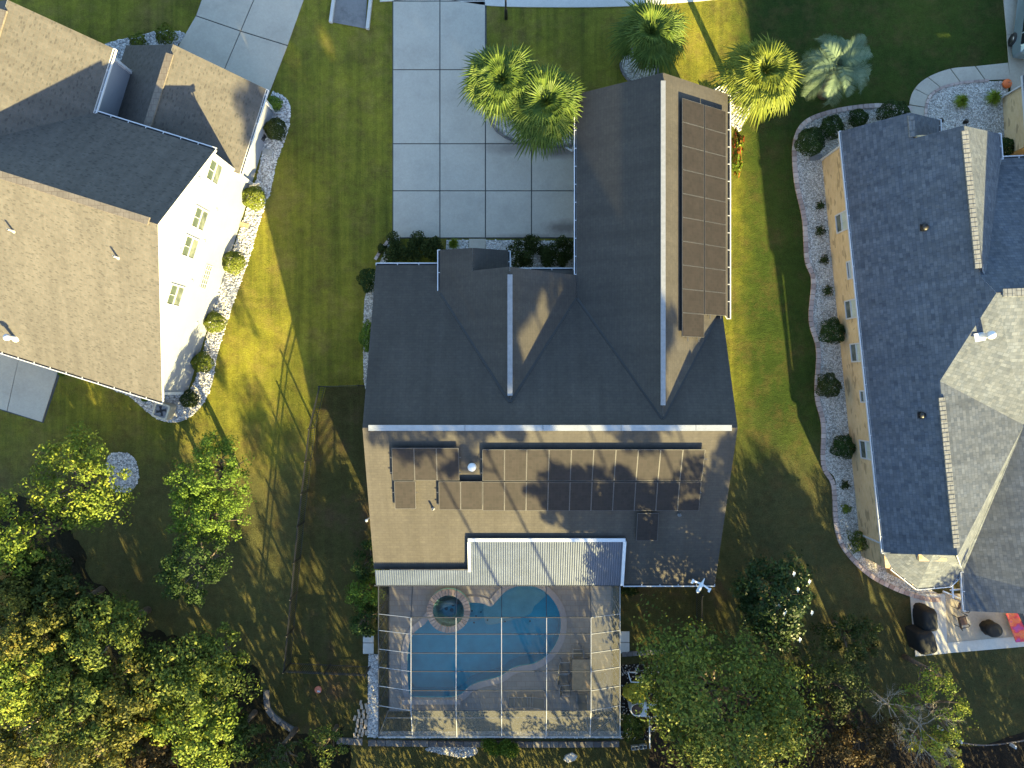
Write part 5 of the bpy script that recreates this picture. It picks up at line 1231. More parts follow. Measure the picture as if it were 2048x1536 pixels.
c = P(733, 1041, 1.0); mb = MB(); mb.tube([(c.x, c.y, 0), (c.x, c.y, .95)], .03, 8); mb.lathe((c.x, c.y, .95), [(.07, 0), (.08, .04), (.03, .06), (.001, .06)], 12)
tag(mb.build('vent_stub', M['pvc']), 'tiny white capped pipe beside the left wall of the middle house', 'pipe')
for px, py, lb in ((1875, 1453, 'small white marker stake beside the yellow leaves'), (1913, 1478, 'small white marker stake at the bend of the mulch edge'), (2020, 1488, 'small white marker stake at the right end of the mulch edge')):
    c = G(px, py); mb = MB(); mb.bar((c.x, c.y, 0), (c.x+.05, c.y, .4), .09, .16, up=(0, 1, 0)); tag(mb.build('garden_marker', M['white_trim']), lb, 'garden marker', 'white stakes along the mulch edge')
for i, (px, py) in enumerate(((1879, 241), (1929, 243))):
    c = P(px+3, py, 1.9); mb = MB(); mb.lathe((c.x, c.y, 1.7), [(.06, 0), (.10, .05), (.11, .22), (.14, .24), (.03, .34), (.001, .36)], 8); mb.bar((c.x, c.y-.02, 1.95), (c.x-.05, c.y-.55, 1.95), .03, .03)
    tag(mb.build('wall_lantern', M['black']), ['black wall lantern beside the small porch gable of the brick house', 'black wall lantern at the front peak of the brick house'][i], 'lantern')

# grill covers etc on the right patio
def cover(px, py, sx, sy, h_, rz, label, cat, seed, name='grill_cover', round_=False, bulge=.0):
    c = P(px, py, h_*.6); rg = random.Random(seed); t_ = MB(); nn = 28; prof = [(1.05, 0), (1.0, .15), (.98, .55), (1.02, .75), (.92, .93), (.6, 1.0), (.001, 1.02)]
    ph = [rg.uniform(0, 6.28) for _ in range(3)]
    vs = []
    for r_, z in prof:
        for k in range(nn):
            th = 2*math.pi*k/nn; e_ = .42 if not round_ else 1
            x = math.copysign(abs(math.cos(th))**e_, math.cos(th)); y = math.copysign(abs(math.sin(th))**e_, math.sin(th))
            w_ = 1+.05*math.sin(4*th+ph[0])*(1-z)+.035*math.sin(9*th+ph[1])*(1-z); vs.append((x*sx/2*r_*w_, y*sy/2*r_*w_, z*h_))
    Mx = Matrix.Rotation(rz, 3, 'Z'); vs = [Vector((c.x, c.y, .05))+Mx @ Vector(v) for v in vs]
    t_.mesh(vs, [(i*nn+k, i*nn+(k+1) % nn, (i+1)*nn+(k+1) % nn, (i+1)*nn+k) for i in range(len(prof)-1) for k in range(nn)], 0, True)
    return tag(t_.build(name, M['dark_cloth']), label, cat)
cover(1853, 1237, .78, 1.25, 1.1, R(4), 'black covered grill on the pale patio strip, upper one', 'grill', 1)
cover(1846, 1281, .95, 1.25, 1.3, R(15), 'large black covered grill at the lower corner of the patio', 'grill', 2, bulge=.1)
cover(1984, 1258, .95, .8, .6, R(-20), 'black covered fire pit in the middle of the tan patio', 'fire pit', 3, 'fire_pit', True)
c = P(1924, 1241, .45); chair(c.x, c.y, R(-75), 'dark brown patio chair alone on the tan patio', None, 'chair_fabric', 'black')
c = P(1926, 1212, .5); t = chair(c.x, c.y, R(160), 'dark patio chair half hidden under the brick house eave', None, 'chair_fabric', 'black')
def m_rug():
    m, n, b = new_mat('red and orange beach towel'); f = noise(n, coords(n), 2.5, 4)
    n.links.new(ramp(n, f, [(.35, (.32, .06, .22)), (.48, (.50, .04, .05)), (.6, (.62, .16, .05)), (.7, (.45, .08, .12))]), b.inputs['Base Color']); b.inputs['Roughness'].default_value = .9; return m
mb = MB(); mb.slab([P(2012, 1227, .45), P(2036, 1227, .45), P(2062, 1282, .45), P(2032, 1285, .45)], .03); mb.slab([P(2036, 1227, .47), P(2046, 1227, .47), P(2072, 1282, .47), P(2062.5, 1282, .47)], .05, 1)
for p in (P(2016, 1232, .2), P(2060, 1278, .2)): mb.bar((p.x, p.y, 0), (p.x, p.y, .42), .05, .05, 1)
tag(mb.build('beach_towel', [m_rug(), M['black']]), 'red and orange towel over a low table at the right edge of the patio', 'towel')

# ================================================================== PARKED CAR (upper right corner)
def parked_car(px, py, rz, label):
    c = G(px, py); t = thing('parked_car', (c.x, c.y, .05), label, 'car', rz=R(rz))
    Lc, Wc = 4.9, 1.86
    # stations along x: (x, half width low, z low, belt z, half width belt, top z, half width top)
    st = [(-2.42, .62, .42, .62, .62, .64, .50), (-2.36, .84, .30, .80, .80, .84, .68), (-2.0, .91, .24, .93, .88, .97, .74), (-1.3, .93, .22, .98, .90, 1.03, .78),
          (-.95, .93, .22, 1.0, .90, 1.06, .78), (-.25, .93, .22, 1.02, .90, 1.60, .62), (.3, .93, .22, 1.03, .90, 1.69, .64), (1.4, .93, .22, 1.04, .90, 1.69, .63), (2.1, .92, .26, 1.05, .88, 1.60, .58), (2.38, .88, .32, 1.03, .84, 1.12, .70), (2.45, .70, .45, .95, .70, .98, .60)]
    mb = MB(); vs = []
    for x, w0_, z0, zb, wb, zt, wt in st:
        vs += [(x, -w0_*.9, z0), (x, -w0_, z0+.18), (x, -wb, zb), (x, -wt, zt-.04), (x, -wt*.6, zt), (x, wt*.6, zt), (x, wt, zt-.04), (x, wb, zb), (x, w0_, z0+.18), (x, w0_*.9, z0)]
    fs = []; m_ = 10
    for i in range(len(st)-1):
        for k in range(m_): fs.append((i*m_+k, (i+1)*m_+k, (i+1)*m_+(k+1) % m_, i*m_+(k+1) % m_))
    fs.append(tuple(range(m_))); fs.append(tuple(reversed(range((len(st)-1)*m_, len(st)*m_))))
    mb.mesh(vs, [tuple(reversed(f)) for f in fs], 0, False); o = mb.build('body', M['silver_paint'], t, True)
    md = o.modifiers.new('bevel', 'BEVEL'); md.width = .03; md.segments = 2
    def glass(pts, nm='window'): g = MB(); g.poly(pts); g.build(nm, M['car_glass'], t, True)
    glass([(-.93, -.72, 1.075), (-.93, .72, 1.075), (-.28, .58, 1.60), (-.28, -.58, 1.60)], 'windscreen')
    for s_ in (-1, 1):
        for x0, x1 in ((-.55, .35), (.42, 1.35), (1.42, 2.0)): glass([(x0, s_*.905, 1.06), (x1, s_*.905, 1.07), (x1-.03, s_*.70, 1.56), (max(x0, -.2), s_*.70, 1.53)])
        mr_ = MB(); mr_.box((-.55, s_*1.02, 1.08), (.12, .2, .14)); mr_.build('mirror', M['silver_paint'], t, True)
        hl = MB(); hl.box((-2.28, s_*.66, .80), (.2, .34, .12)); hl.build('headlight', M['white_trim'], t, True)
        rl = MB(); rl.bar((-.1, s_*.58, 1.74), (1.7, s_*.58, 1.74), .04, .04); rl.build('roof_rail', M['rim'], t, True)
        for x in (-1.45, 1.4):
            wv = MB(); cc = []
            prof = [(.20, .0), (.33, .01), (.36, .05), (.36, .19), (.33, .23), (.2, .24)]
            vs = []; nn = 24
            for r_, y in prof:
                for k in range(nn): th = 2*math.pi*k/nn; vs.append((x+r_*math.cos(th), s_*(.74+y), .36+r_*math.sin(th)))
            wv.mesh(vs, [(i*nn+k, i*nn+(k+1) % nn, (i+1)*nn+(k+1) % nn, (i+1)*nn+k) for i in range(len(prof)-1) for k in range(nn)], 0, True)
            wh = wv.build('wheel', M['rubber'], t, True)
            rb = MB(); rb.tube([(x, s_*.90, .36), (x, s_*.965, .36)], .21, 16); rb.build('rim', M['rim'], wh, True)
    sr = MB(); sr.slab([(.0, -.42, 1.71), (1.0, -.42, 1.712), (1.0, .42, 1.712), (.0, .42, 1.71)], .015); sr.build('sunroof', M['car_glass'], t, True)
    return t
parked_car(2054, 40, -97+180+180+0, 'silver car parked in the upper right corner beside the lawn')

# ================================================================== PALMS
def fan_palm(px, py, zc, r, mat, label, base_px, seed, nf=30, group='fan palms'):
    c = P(px, py, zc); b_ = G(*base_px); t = thing('palm_tree', tuple(b_), label, 'palm tree', group)
    rng = np.random.default_rng(seed); mb = MB(); cl = c-b_
    mb.tube([(0, 0, -.05), (cl.x*.3, cl.y*.3, zc*.3), (cl.x*.65, cl.y*.65, zc*.65), (cl.x, cl.y, zc-.15)], [.22, .17, .16, .2], 10)
    mb.build('trunk', M['palm_bark'], t, local=True)
    for i in range(nf):
        az = i*2.39996+rng.uniform(-.45, .45); f = (i+.5)/nf; el = R(52-f*84)+rng.uniform(-.1, .1)   # young fronds up, old ones hang
        pl = r*(.08+.46*f**.6)*rng.uniform(.75, 1.2); bl = r*rng.uniform(.48, .80)*(.75+.25*f)
        d = Vector((math.cos(az)*math.cos(el), math.sin(az)*math.cos(el), math.sin(el)))
        o_ = Vector((cl.x, cl.y, zc)); hub = o_+d*pl+Vector((0, 0, -.08*f)); side = Vector((-math.sin(az), math.cos(az), 0)); upv = side.cross(d)*-1
        if upv.z < 0: upv = -upv
        fm = MB(); 
        pv = [o_-side*.02, o_+side*.02, hub+side*.015, hub-side*.015]; fm.mesh(pv, [(0, 1, 2, 3)])
        nl = 24
        for k in range(nl):
            a_ = R(-98+196*k/(nl-1)); ll = bl*(.55+.45*math.cos(a_*.8))*rng.uniform(.82, 1.1)
            q_ = (d*math.cos(a_)+side*math.sin(a_)).normalized(); lat = q_.cross(upv).normalized(); w_ = bl*.036
            drp = .14+.38*f; mid = hub+q_*ll*.55+upv*.05*bl-Vector((0, 0, drp*.12*ll)); tip = hub+q_*ll-Vector((0, 0, drp*ll*rng.uniform(.6, 1.6)))
            fm.mesh([hub, mid-lat*w_-upv*.015, tip, mid+lat*w_-upv*.015, mid+upv*.02], [(0, 1, 4), (0, 4, 3), (1, 2, 4), (4, 2, 3)])
        fm.build('frond', L_[mat], t, local=True)
    fm = MB(); o_ = Vector((cl.x, cl.y, zc))
    for k in range(70):      # the tight heart of young spear leaves
        az = k*2.39996; e_ = R(30+50*rng.random()); d = Vector((math.cos(az)*math.cos(e_), math.sin(az)*math.cos(e_), math.sin(e_))); s_ = Vector((-d.y, d.x, 0)).normalized()*.03; ll = r*rng.uniform(.22, .42); md = o_+d*ll*.6
        fm.mesh([o_, md-s_, o_+d*ll-Vector((0, 0, .05)), md+s_, md+Vector((0, 0, .015))], [(0, 1, 4), (0, 4, 3), (1, 2, 4), (4, 2, 3)])
    fm.build('heart_leaves', L_[mat], t, local=True)
    return t
def feather_palm(px, py, zc, r, mat, label, base_px, seed, nf=26):
    c = P(px, py, zc); b_ = G(*base_px); t = thing('palm_tree', tuple(b_), label, 'palm tree'); cl = c-b_
    rng = np.random.default_rng(seed); mb = MB()
    mb.tube([(0, 0, -.05), (cl.x*.4, cl.y*.4, zc*.4), (cl.x, cl.y, zc-.1)], [.3, .24, .26], 10); mb.build('trunk', M['palm_bark'], t, local=True)
    o_ = Vector((cl.x, cl.y, zc))
    for i in range(nf):
        az = i*2.39996+rng.uniform(-.2, .2); f = (i+.5)/nf; el = R(72-f*70)+rng.uniform(-.15, .15); Lf = r*rng.uniform(.85, 1.25)*(.8+.3*f); pts = []; p = o_.copy(); e_ = el
        for k in range(9):
            pts.append(p.copy()); p = p+Vector((math.cos(az)*math.cos(e_), math.sin(az)*math.cos(e_), math.sin(e_)))*Lf/8; e_ -= R(9+9*k/8+6*f)
        fm = MB(); side0 = Vector((-math.sin(az), math.cos(az), 0))
        fm.tube(pts, [.03-.003*k for k in range(9)], 4)
        for k in range(8, 46):
            s_ = k/46*8; i0 = min(int(s_), 7); q_ = pts[i0].lerp(pts[i0+1], s_-i0); tdir = (pts[i0+1]-pts[i0]).normalized(); ll = r*.27*rng.uniform(.85, 1.1)*math.sin(math.pi*min(1, (k/46)*.9+.12))+.06
            for sd in (-1, 1):
                d = (side0*sd*.9+tdir*.75+side0.cross(tdir)*(.35 if side0.cross(tdir).z > 0 else -.35)).normalized(); tip = q_+d*ll-Vector((0, 0, ll*.2)); w_ = tdir*.016; md = q_.lerp(tip, .5)+Vector((0, 0, .02))
                fm.mesh([q_-w_, md-w_, tip, md+w_, q_+w_], [(0, 1, 3, 4), (1, 2, 3)])
        fm.build('frond', L_[mat], t, local=True)
    return t
fan_palm(1005, 160, 4.3, 2.15, 'palm', 'dark green fan palm at the left of the driveway pair', (1012, 222), 1, 36)
fan_palm(1092, 205, 4.0, 2.35, 'palm', 'wide green fan palm at the right of the pair, touching the garage roof', (1086, 262), 2, 40)
fan_palm(1302, 66, 3.6, 2.15, 'palm', 'half sunlit fan palm in the round gravel ring at the top', (1283, 132), 3, 36)
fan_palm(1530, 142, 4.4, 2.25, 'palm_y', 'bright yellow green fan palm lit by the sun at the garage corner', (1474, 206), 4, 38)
feather_palm(1675, 132, 3.0, 2.15, 'palm_s', 'silver blue feather palm above the round shrubs', (1645, 190), 5, 26)

# ================================================================== SHRUBS
gL = 'round shrubs along the white gable wall'
for i, (px, py, r_, mat, lb) in enumerate(((550, 208, 15, 'green', 'small bright green round shrub at the top of the white house bed'), (552, 259, 22, 'hedge', 'large dark round shrub second from the top of the white house bed'),
        (508, 396, 24, 'box', 'round shrub half in sun beside the tallest part of the gable wall'), (467, 525, 23, 'box', 'sunlit round shrub below the lattice window of the gable wall'), (430, 645, 21, 'box', 'sunlit round shrub beside the lowest window of the gable wall'),
        (405, 725, 21, 'box', 'sunlit round shrub just above the dark corner shrub'), (379, 798, 18, 'hedge', 'dark round shrub at the air conditioner corner'))):
    shrub(px, py, r_, mat, lb, i+1, name='round_shrub', group=gL)
shrub(332, 70, 19, 'box', 'dark wild shrub on white stones at the left driveway', 11, bumpy=.12); shrub(277, 83, 16, 'box', 'small shrub with pale tips on white stones by the front wing', 12, bumpy=.12)
shrub(123, 746, 6, 'green', 'tiny green plant at the corner of the patio slab', 13); shrub(290, 795, 8, 'green', 'small green weed beside the air conditioner', 14, h=.25)
gR = 'round shrubs at the front corner of the brick house'
for i, (px, py, r_, lb) in enumerate(((1620, 284, 28, 'large round dark shrub at the outer corner of the brick house bed'), (1663, 256, 24, 'round dark shrub under the silver palm'), (1716, 237, 19, 'smaller round dark shrub above the brick house eave'), (1786, 230, 30, 'wide dark shrub beside the curved walk'))):
    shrub(px, py, r_, 'dark', lb, i+21, name='round_shrub', group=gR)
gW = 'dark shrubs along the brick wall'
for i, (px, py, r_, lb) in enumerate(((1664, 663, 25, 'dark round shrub between the middle windows of the brick wall'), (1656, 771, 24, 'olive dark shrub above the smallest window of the brick wall'), (1686, 894, 23, 'dark round shrub beside the lowest window of the brick wall'))):
    shrub(px, py, r_, 'dark' if i != 1 else 'hedge', lb, i+31, name='round_shrub', group=gW, bumpy=.1)
shrub(2009, 295, 20, 'dark', 'dark shrub squeezed against the right hand garage wall', 35, name='round_shrub')
for i, (px, py, r_, lb, mt) in enumerate(((1640, 411, 7, 'tiny dark plant highest in the pebble bed', 'dark'), (1640, 462, 9, 'thin seedling above the first window', 'hedge'), (1655, 582, 9, 'small loose plant above the second window', 'dark'), (1648, 520, 8, 'small loose plant halfway between the first two windows', 'hedge'), (1692, 1018, 8, 'small tan plant low in the pebble bed', 'yellowgreen'), (1690, 970, 7, 'faint seedling below the lowest round shrub', 'hedge'))):
    shrub(px, py, r_, mt, lb, 40+i, name='small_plant', group='small plants in the pebble bed', h=.35, bumpy=.3, dens=.35, cat='plant')
shrub(1716, 1083, 20, 'mixed', 'loose flowering shrub at the lower downspout of the brick house', 47, bumpy=.22, dens=.7)
def tuft(px, py, r_px, label, seed, mat='liriope'):
    c = G(px, py); t = thing('grass_tuft', tuple(c), label, 'plant', 'grassy tufts'); rg = random.Random(seed); r_ = r_px/36; mb = MB()
    for k in range(260):
        az = rg.uniform(0, 6.28); rr = r_*rg.uniform(.5, 1.05); b0 = Vector((rg.uniform(-.08, .08), rg.uniform(-.08, .08), 0)); d = Vector((math.cos(az), math.sin(az), 0)); s_ = Vector((-d.y, d.x, 0))*.014
        m1 = b0+d*rr*.45+Vector((0, 0, .42*rg.uniform(.7, 1.1))); tp = b0+d*rr+Vector((0, 0, .30*rg.uniform(.2, 1)))
        mb.mesh([b0-s_, b0+s_, m1+s_, m1-s_, tp], [(0, 1, 2, 3), (3, 2, 4)])
    mb.build('blades', L_[mat], t, local=True); return t
tuft(1918, 206, 18, 'bright green grassy tuft in the middle of the pebble bed', 1); tuft(1982, 199, 20, 'bright green grassy tuft nearest the right garage wall', 2)
tuft(908, 489, 12, 'small spiky plant between the left hedge and porch path', 3)
def hedge(px0, py0, px1, py1, h_, mat, label, seed, dens=1.0, lf=.11):
    a_, b2 = G(px0, py0), G(px1, py1); c = (a_+b2)/2; t = thing('hedge', (c.x, c.y, 0), label, 'hedge'); sx, sy = abs(b2.x-a_.x)/2, abs(b2.y-a_.y)/2
    rng = np.random.default_rng(seed); k = int(max(sx, sy)*16); cen = []; Cs = []
    for i in range(k):
        x, y = rng.uniform(-sx*.88, sx*.88), rng.uniform(-sy*.75, sy*.75); z = h_*rng.uniform(.45, .85); q_ = rng.uniform(.22, .42); m_ = int(300*dens*(q_/.3)**2)
        d = rng.normal(size=(m_, 3)); d /= np.linalg.norm(d, axis=1)[:, None]; Cs.append(np.array((x, y, z))+d*q_*rng.uniform(.5, 1.1, m_)[:, None]); cen.append((x, y, z))
    C = np.concatenate(Cs); C = C[C[:, 2] > .03]; me = quads_to_mesh('leaves', leaf_quads(C, lf, .3, rng), L_[mat]); o = bpy.data.objects.new('leaves', me); COL.objects.link(o); o.parent = t
    mb = MB(); 
    for i in range(0, k, 2): mb.tube([(cen[i][0]*.9, cen[i][1]*.6, -.02), cen[i]], [.03, .012], 5)
    mb.build('stem', M['bark'], t, local=True); return t
hedge(775, 472, 890, 525, 1.0, 'hedge', 'dark hedge left of the porch of the middle house', 51)
hedge(1012, 478, 1145, 540, 1.1, 'hedge', 'dark hedge right of the porch of the middle house', 52)
shrub(737, 560, 20, 'dark', 'dark shrub at the upper left corner of the middle house', 53, sy=1.2, bumpy=.12)
shrub(736, 520+154, 16, 'green', 'light green shrub on the left side of the middle house', 54, sy=1.9, bumpy=.12)
shrub(783, 519, 8, 'yellowgreen', 'little yellow plant at the upper left gutter of the middle house', 55, bumpy=.2)
shrub(764, 497, 8, 'hedge', 'low plant on the brick bordered corner of the middle house bed', 56, bumpy=.2)
edging([(782, 476), (765, 497), (748, 524)], .16, .25, 'short slanting brick edging at the middle house corner', 57)
shrub(1270, 1384, 21, 'yellow', 'round yellow shrub above the pool heat pump', 58, bumpy=.08, h=1.3, sx=1.12, sy=.9, leaf=.13)
shrub(1266, 1452, 25, 'mixed', 'dark loose shrub below the pool heat pump', 59, bumpy=.2, h=.9)
hedge(967, 1474, 1030, 1496, .7, 'green', 'bright green shrub growing over the block row below the cage', 60, .7)
shrub(1470, 305, 20, 'croton', 'red and green leafed shrub against the sunny garage wall', 61, sx=.7, sy=2.0, bumpy=.15, h=1.2, leaf=.14)
shrub(1258, 1180, 18, 'dark', 'small dark shrub right of the cage under the eave', 62, bumpy=.2, h=.5, sy=.6)
shrub(1740, 1300-4, 8, 'rust', 'small pale brown weed patch in the right lawn', 63, bumpy=.3, h=.2, dens=.4)

# ================================================================== TREES IN THE YARDS
tree('ornamental_tree', 152, 968, 2.75, 4.4, L_['yellowgreen'], 'yellow green tree with a ring of white stones in the left yard', 101, clumps=95, per=85, leaf=.16, crown_h=3.0)
tree('evergreen_tree', 432, 945, 1.85, 4.6, L_['green'], 'bright green evergreen at the upper end of the left yard row', 102, rx=.95, ry=1.25, clumps=85, per=100, leaf=.13)
tree('evergreen_tree', 410, 1035, 1.75, 4.2, L_['green'], 'mid green evergreen in the middle of the left yard row', 103, rx=1, ry=1.0, clumps=62, per=95, leaf=.13)
tree('evergreen_tree', 390, 1135, 1.8, 4.8, L_['dark'], 'dark evergreen at the lower end of the left yard row', 104, rx=1, ry=1.1, clumps=65, per=95, leaf=.13)
for i, (px, py, ry_, lb) in enumerate(((735, 1120, 1.3, 'dark evergreen shrub beside the lower left house wall, upper one'), (730, 1180, 1.2, 'dark evergreen shrub beside the pool cage wall, middle one'), (735, 1240, 1.1, 'dark evergreen shrub beside the pool cage wall, lower one'))):
    tree('evergreen_shrub', px, py, .85, 2.2, L_['dark'] if i != 1 else L_['green'], lb, 110+i, ry=ry_, clumps=30, per=90, leaf=.12, crown_h=2.0, cat='shrub', group='evergreen shrubs left of the pool cage')
mg = tree('magnolia_tree', 1545, 1198, 2.15, 5.0, L_['magnolia'], 'dark magnolia tree with white flowers right of the middle house', 120, ry=1.05, clumps=95, per=80, leaf=.19, crown_h=3.8, cat='magnolia')
mo = Vector(mg.location)
for px, py in ((1588, 1147), (1596, 1179), (1558, 1212), (1571, 1222), (1624, 1225), (1600, 1279), (1619, 1163), (1569, 1226)):
    p = P(px, py, 4.4); mb = MB()
    for k in range(7):
        a_ = k*.9; d = Vector((math.cos(a_), math.sin(a_), .25)); s_ = Vector((-d.y, d.x, 0))*.045; mb.mesh([p, p+d*.05-s_*.6, p+d*(.07+.04*(k % 3))+Vector((0, 0, .03)), p+d*.05+s_*.6], [(0, 1, 2, 3)])
    mb.build('flower', M['flower'], mg)
tree('autumn_tree', 1450, 1405, 4.2, 8.6, L_['mixed'], 'big round green and gold tree right of the pool cage', 130, clumps=190, per=120, leaf=.18, crown_h=6.6, hollow=.45)
WG = 'trees of the lower left woods'
woods = [(8, 1085, 2.0, 8, 'yellowgreen', 'bright yellow green tree at the left picture edge, highest of the woods'), (70, 1150, 1.8, 6, 'hedge', 'dull green tree just inside the upper woods edge'),
         (30, 1240, 2.4, 9, 'autumn', 'gold and brown tree at the left picture edge'), (130, 1215, 2.3, 7, 'hedge', 'dark green tree in the shaded upper part of the woods'),
         (215, 1270, 2.4, 8, 'mixed', 'green tree at the woods edge facing the left lawn'), (110, 1310, 2.4, 8, 'autumn', 'red tinged brown tree in the middle of the left woods'),
         (40, 1355, 2.3, 9, 'yellowgreen', 'yellow green tree low on the left picture edge'), (160, 1405, 2.5, 9, 'mixed', 'sunlit yellow tree in the lower woods'),
         (255, 1400, 2.3, 8, 'autumn', 'orange brown tree between the yellow tree and the round green one'), (400, 1345, 2.6, 7.5, 'mixed', 'round green tree at the right end of the woods'),
         (395, 1430, 2.7, 7.5, 'yellowgreen', 'large green and yellow tree below the round green one'), (70, 1470, 2.4, 8, 'autumn', 'rusty tree at the bottom left corner'),
         (200, 1500, 2.6, 8.5, 'autumn', 'copper coloured tree on the bottom edge of the woods'), (310, 1500, 2.2, 7, 'rust', 'dark rust tree on the bottom edge of the woods'), (470, 1475, 1.5, 5.5, 'hedge', 'small dark tree at the lower right of the woods')]
for i, (px, py, r_, h_, mt, lb) in enumerate(woods): tree('woodland_tree', px, py, r_, h_*.78, L_[mt], lb, 200+i, group=WG, leaf=.17, clumps=int(24+7*r_*r_), per=125, hollow=.3)
tree('woodland_tree', 560, 1510, 1.3, 4, L_['hedge'], 'low dark bush at the bottom edge left of the block border', 230, leaf=.13, clumps=30, per=80); tree('woodland_tree', 655, 1490, 1.0, 3, L_['mixed'], 'small sunlit bush beside the border blocks', 231, leaf=.13, clumps=18, per=70)
RG = 'trees at the lower right'
for i, (px, py, r_, h_, mt, lb) in enumerate(((1660, 1370, 2.2, 4.5, 'hedge', 'dark tree between the big gold tree and the right lawn'), (1640, 1465, 1.9, 4.6, 'rust', 'brown rust coloured tree at the lower right edge'), (1740, 1480, 1.7, 4.4, 'rust', 'thin rust tree left of the bare branches'), (1700, 1270, 1.6, 3.2, 'hedge', 'low dark bush below the magnolia'))):
    tree('woodland_tree', px, py, r_, h_, L_[mt], lb, 240+i, group=RG, leaf=.14, clumps=int(26+7*r_*r_), per=75, hollow=.3)
tree('woodland_tree', 1875, 1425, 1.9, 4.5, L_['yellowgreen'], 'sparse yellow green tree beside the mulch edge', 250, leaf=.13, clumps=34, per=50, hollow=.3, group=RG)
tree('woodland_tree', 1865, 1352, 1.0, 3.6, L_['yellowgreen'], 'wispy yellow green sapling below the patio', 251, leaf=.11, clumps=14, per=45, hollow=.2, group=RG)
tree('woodland_tree', 1880, 1515, 1.3, 4, L_['yellow'], 'bright yellow tree on the bottom edge at the right', 252, leaf=.13, clumps=24, per=70, group=RG)
def bare_tree(px, py, h_, label, seed, r_=1.6):
    c = G(px, py); t = thing('bare_tree', tuple(c), label, 'tree', 'leafless trees'); rg = random.Random(seed); mb = MB(); mb.tube([(0, 0, 0), (.05, 0, h_*.45)], [.09, .05], 6); mb.build('trunk', M['bark_pale'], t, local=True); mb = MB()
    def grow(p, d, l, r0, lv):
        q_ = p+d*l; m1 = p.lerp(q_, .5)+Vector((rg.uniform(-.1, .1), rg.uniform(-.1, .1), rg.uniform(-.05, .1)))*l; mb.tube([p, m1, q_], [r0, r0*.8, r0*.55], 4, cap=False)
        if lv < 4:
            for _ in range(3 if lv < 3 else 2): grow(q_ if rg.random() < .6 else m1, (d+Vector((rg.uniform(-.8, .8), rg.uniform(-.8, .8), rg.uniform(-.2, .5)))).normalized(), l*rg.uniform(.6, .85), r0*.55, lv+1)
    for k in range(5): a_ = k*1.26+rg.random(); grow(Vector((.05, 0, h_*.42)), Vector((math.cos(a_), math.sin(a_), .75)).normalized(), r_*.5, .035, 0)
    mb.build('branches', M['bark_pale'], t, local=True); return t
bare_tree(1735, 1375, 5.0, 'bare pale branched tree below the magnolia', 1, 1.5); bare_tree(1790, 1410, 5.5, 'bare pale tree left of the sparse yellow one', 2, 1.9); bare_tree(90, 1430, 7, 'bare branches showing at the lower left', 3, 1.6); bare_tree(205, 1430, 7.5, 'bare branches in the copper trees', 4, 1.5)

# unseen tall pines past the lower edge, placed and shaped to shade the yards
PG = 'unseen shade pines beyond the lower picture edge'
def pine(x, y, h_, r_, seed, label, z0=.62):
    t = thing('unseen_shade_pine', (x, y, 0), label, 'pine tree', PG); rng = np.random.default_rng(seed); rgx = random.Random(seed)
    ch = h_*(1-z0); mb = MB(); mb.tube([(0, 0, -.1), (rgx.uniform(-.2, .2), rgx.uniform(-.2, .2), h_*.5), (0, 0, h_*.95)], [.08, .07, .04], 8); mb.build('trunk', M['bark'], t, local=True)
    cen = [(rng.normal()*r_*.45, rng.normal()*r_*.45, h_*z0+ch*rng.random()**.8) for _ in range(46)]; Cs = []
    for c in cen:
        m_ = 120; d = rng.normal(size=(m_, 3)); d /= np.linalg.norm(d, axis=1)[:, None]; Cs.append(np.array(c)+d*np.array([1, 1, .6])*rng.uniform(.4, .8)*rng.uniform(.3, 1, m_)[:, None])
    me = quads_to_mesh('crown', leaf_quads(np.concatenate(Cs), .3, .2, rng), L_['pine']); o = bpy.data.objects.new('crown', me); COL.objects.link(o); o.parent = t
    mb = MB()
    for c in cen[::3]: mb.tube([(0, 0, c[2]-.5), c], [.06, .02], 4)
    mb.build('branch', M['bark'], t, local=True); return t

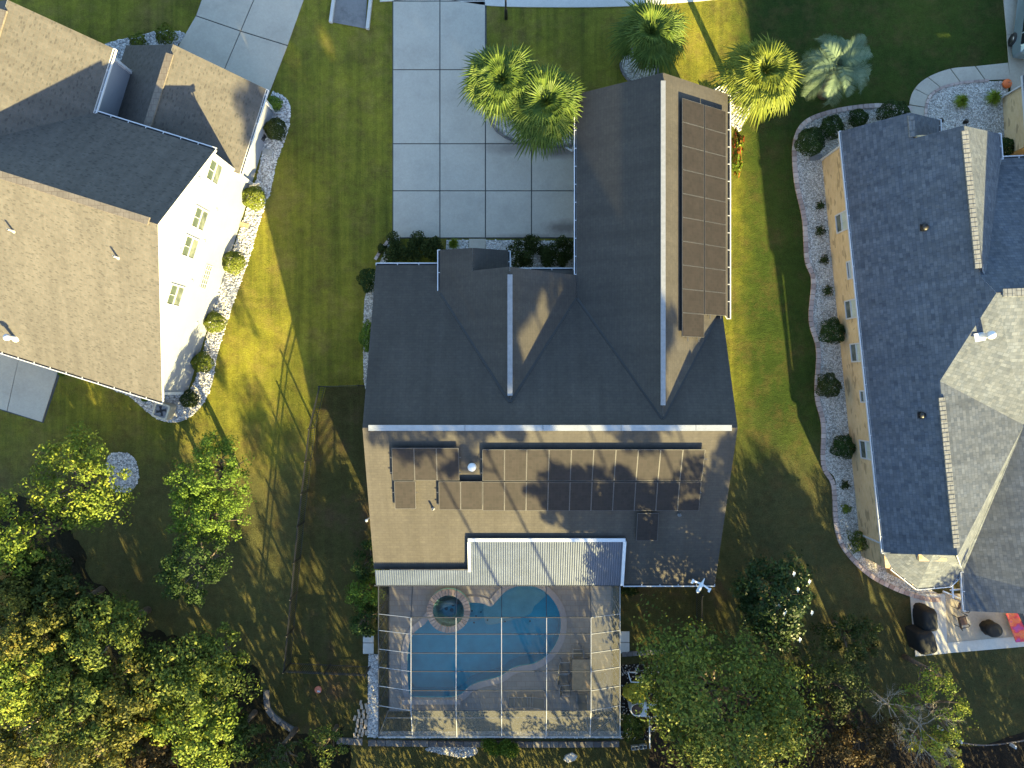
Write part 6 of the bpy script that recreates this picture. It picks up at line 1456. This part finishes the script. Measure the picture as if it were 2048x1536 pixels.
ORD = ['first', 'second', 'third', 'fourth', 'fifth', 'sixth', 'seventh', 'eighth', 'ninth', 'tenth', 'eleventh', 'twelfth']
for i, (x, h_, r_) in enumerate(((-14, 8.4, 3.0), (-9, 9.4, 3.2), (-4, 9.3, 3.2), (1.5, 8.4, 3.1), (6.8, 8.2, 3.2), (12, 8.6, 3.3), (17.5, 8.6, 3.3), (23, 8.4, 3.3), (28.5, 8.4, 3.2), (34, 8.5, 3.2))):
    t = tree('unseen_tree', 1024, 768, r_, h_, L_['hedge'], 'unseen leafy shade tree beyond the lower picture edge, %s from the left' % ORD[i], 300+i, leaf=.24, clumps=62, per=115, crown_h=h_*1.02, group='unseen leafy shade trees beyond the lower picture edge', hollow=.3)
    t.location = (x, -25.5+(i % 3)*.8, 0)  # unseen row, added with heights set for the shade it casts
# x, y, crown bottom, crown top, radius
PINES = ((12.5, -27, 15.2, 17.6, 2.6), (15.2, -27.5, 15.8, 17.8, 2.2), (17.8, -26.5, 14.9, 17.6, 2.3), (19.6, -28, 15.4, 17.6, 1.8), (11.6, -25, 10.4, 12.6, 1.4), (14.6, -26, 9.8, 12.6, 1.8), (18.3, -25.5, 9.4, 12.6, 2.0), (21.6, -26, 12.2, 14.0, 1.2), (6.8, -27, 14.5, 17.4, 2.3), (9.6, -27, 13.8, 17.4, 2.8))
PO = sorted(p_[0] for p_ in PINES)
for i, (x, y, zb, zt, r_) in enumerate(PINES):
    pine(x, y, zt, r_, 400+i, 'unseen thin shade pine beyond the lower picture edge, %s from the left' % ORD[PO.index(x)], zb/zt)

# unseen hedge added past the bottom edge to block the low sun
rng = np.random.default_rng(77); hb = thing('hedge', (10, -24.2, 0), 'unseen added hedge past the lower picture edge, blocking low sun', 'hedge')
Cs = []
for x in np.arange(-30, 30, .5):
    m_ = 560; d = rng.normal(size=(m_, 3)); d /= np.linalg.norm(d, axis=1)[:, None]; Cs.append(np.array((x+rng.uniform(-.2, .2), rng.uniform(-.3, .3), 1.8+rng.uniform(-.3, .5)))+d*np.array([.8, .8, 1.9])*rng.uniform(.4, 1, m_)[:, None])
C = np.concatenate(Cs); C = C[C[:, 2] > .02]; me = quads_to_mesh('leaves', leaf_quads(C, .18, .1, rng), L_['hedge']); o = bpy.data.objects.new('leaves', me); COL.objects.link(o); o.parent = hb
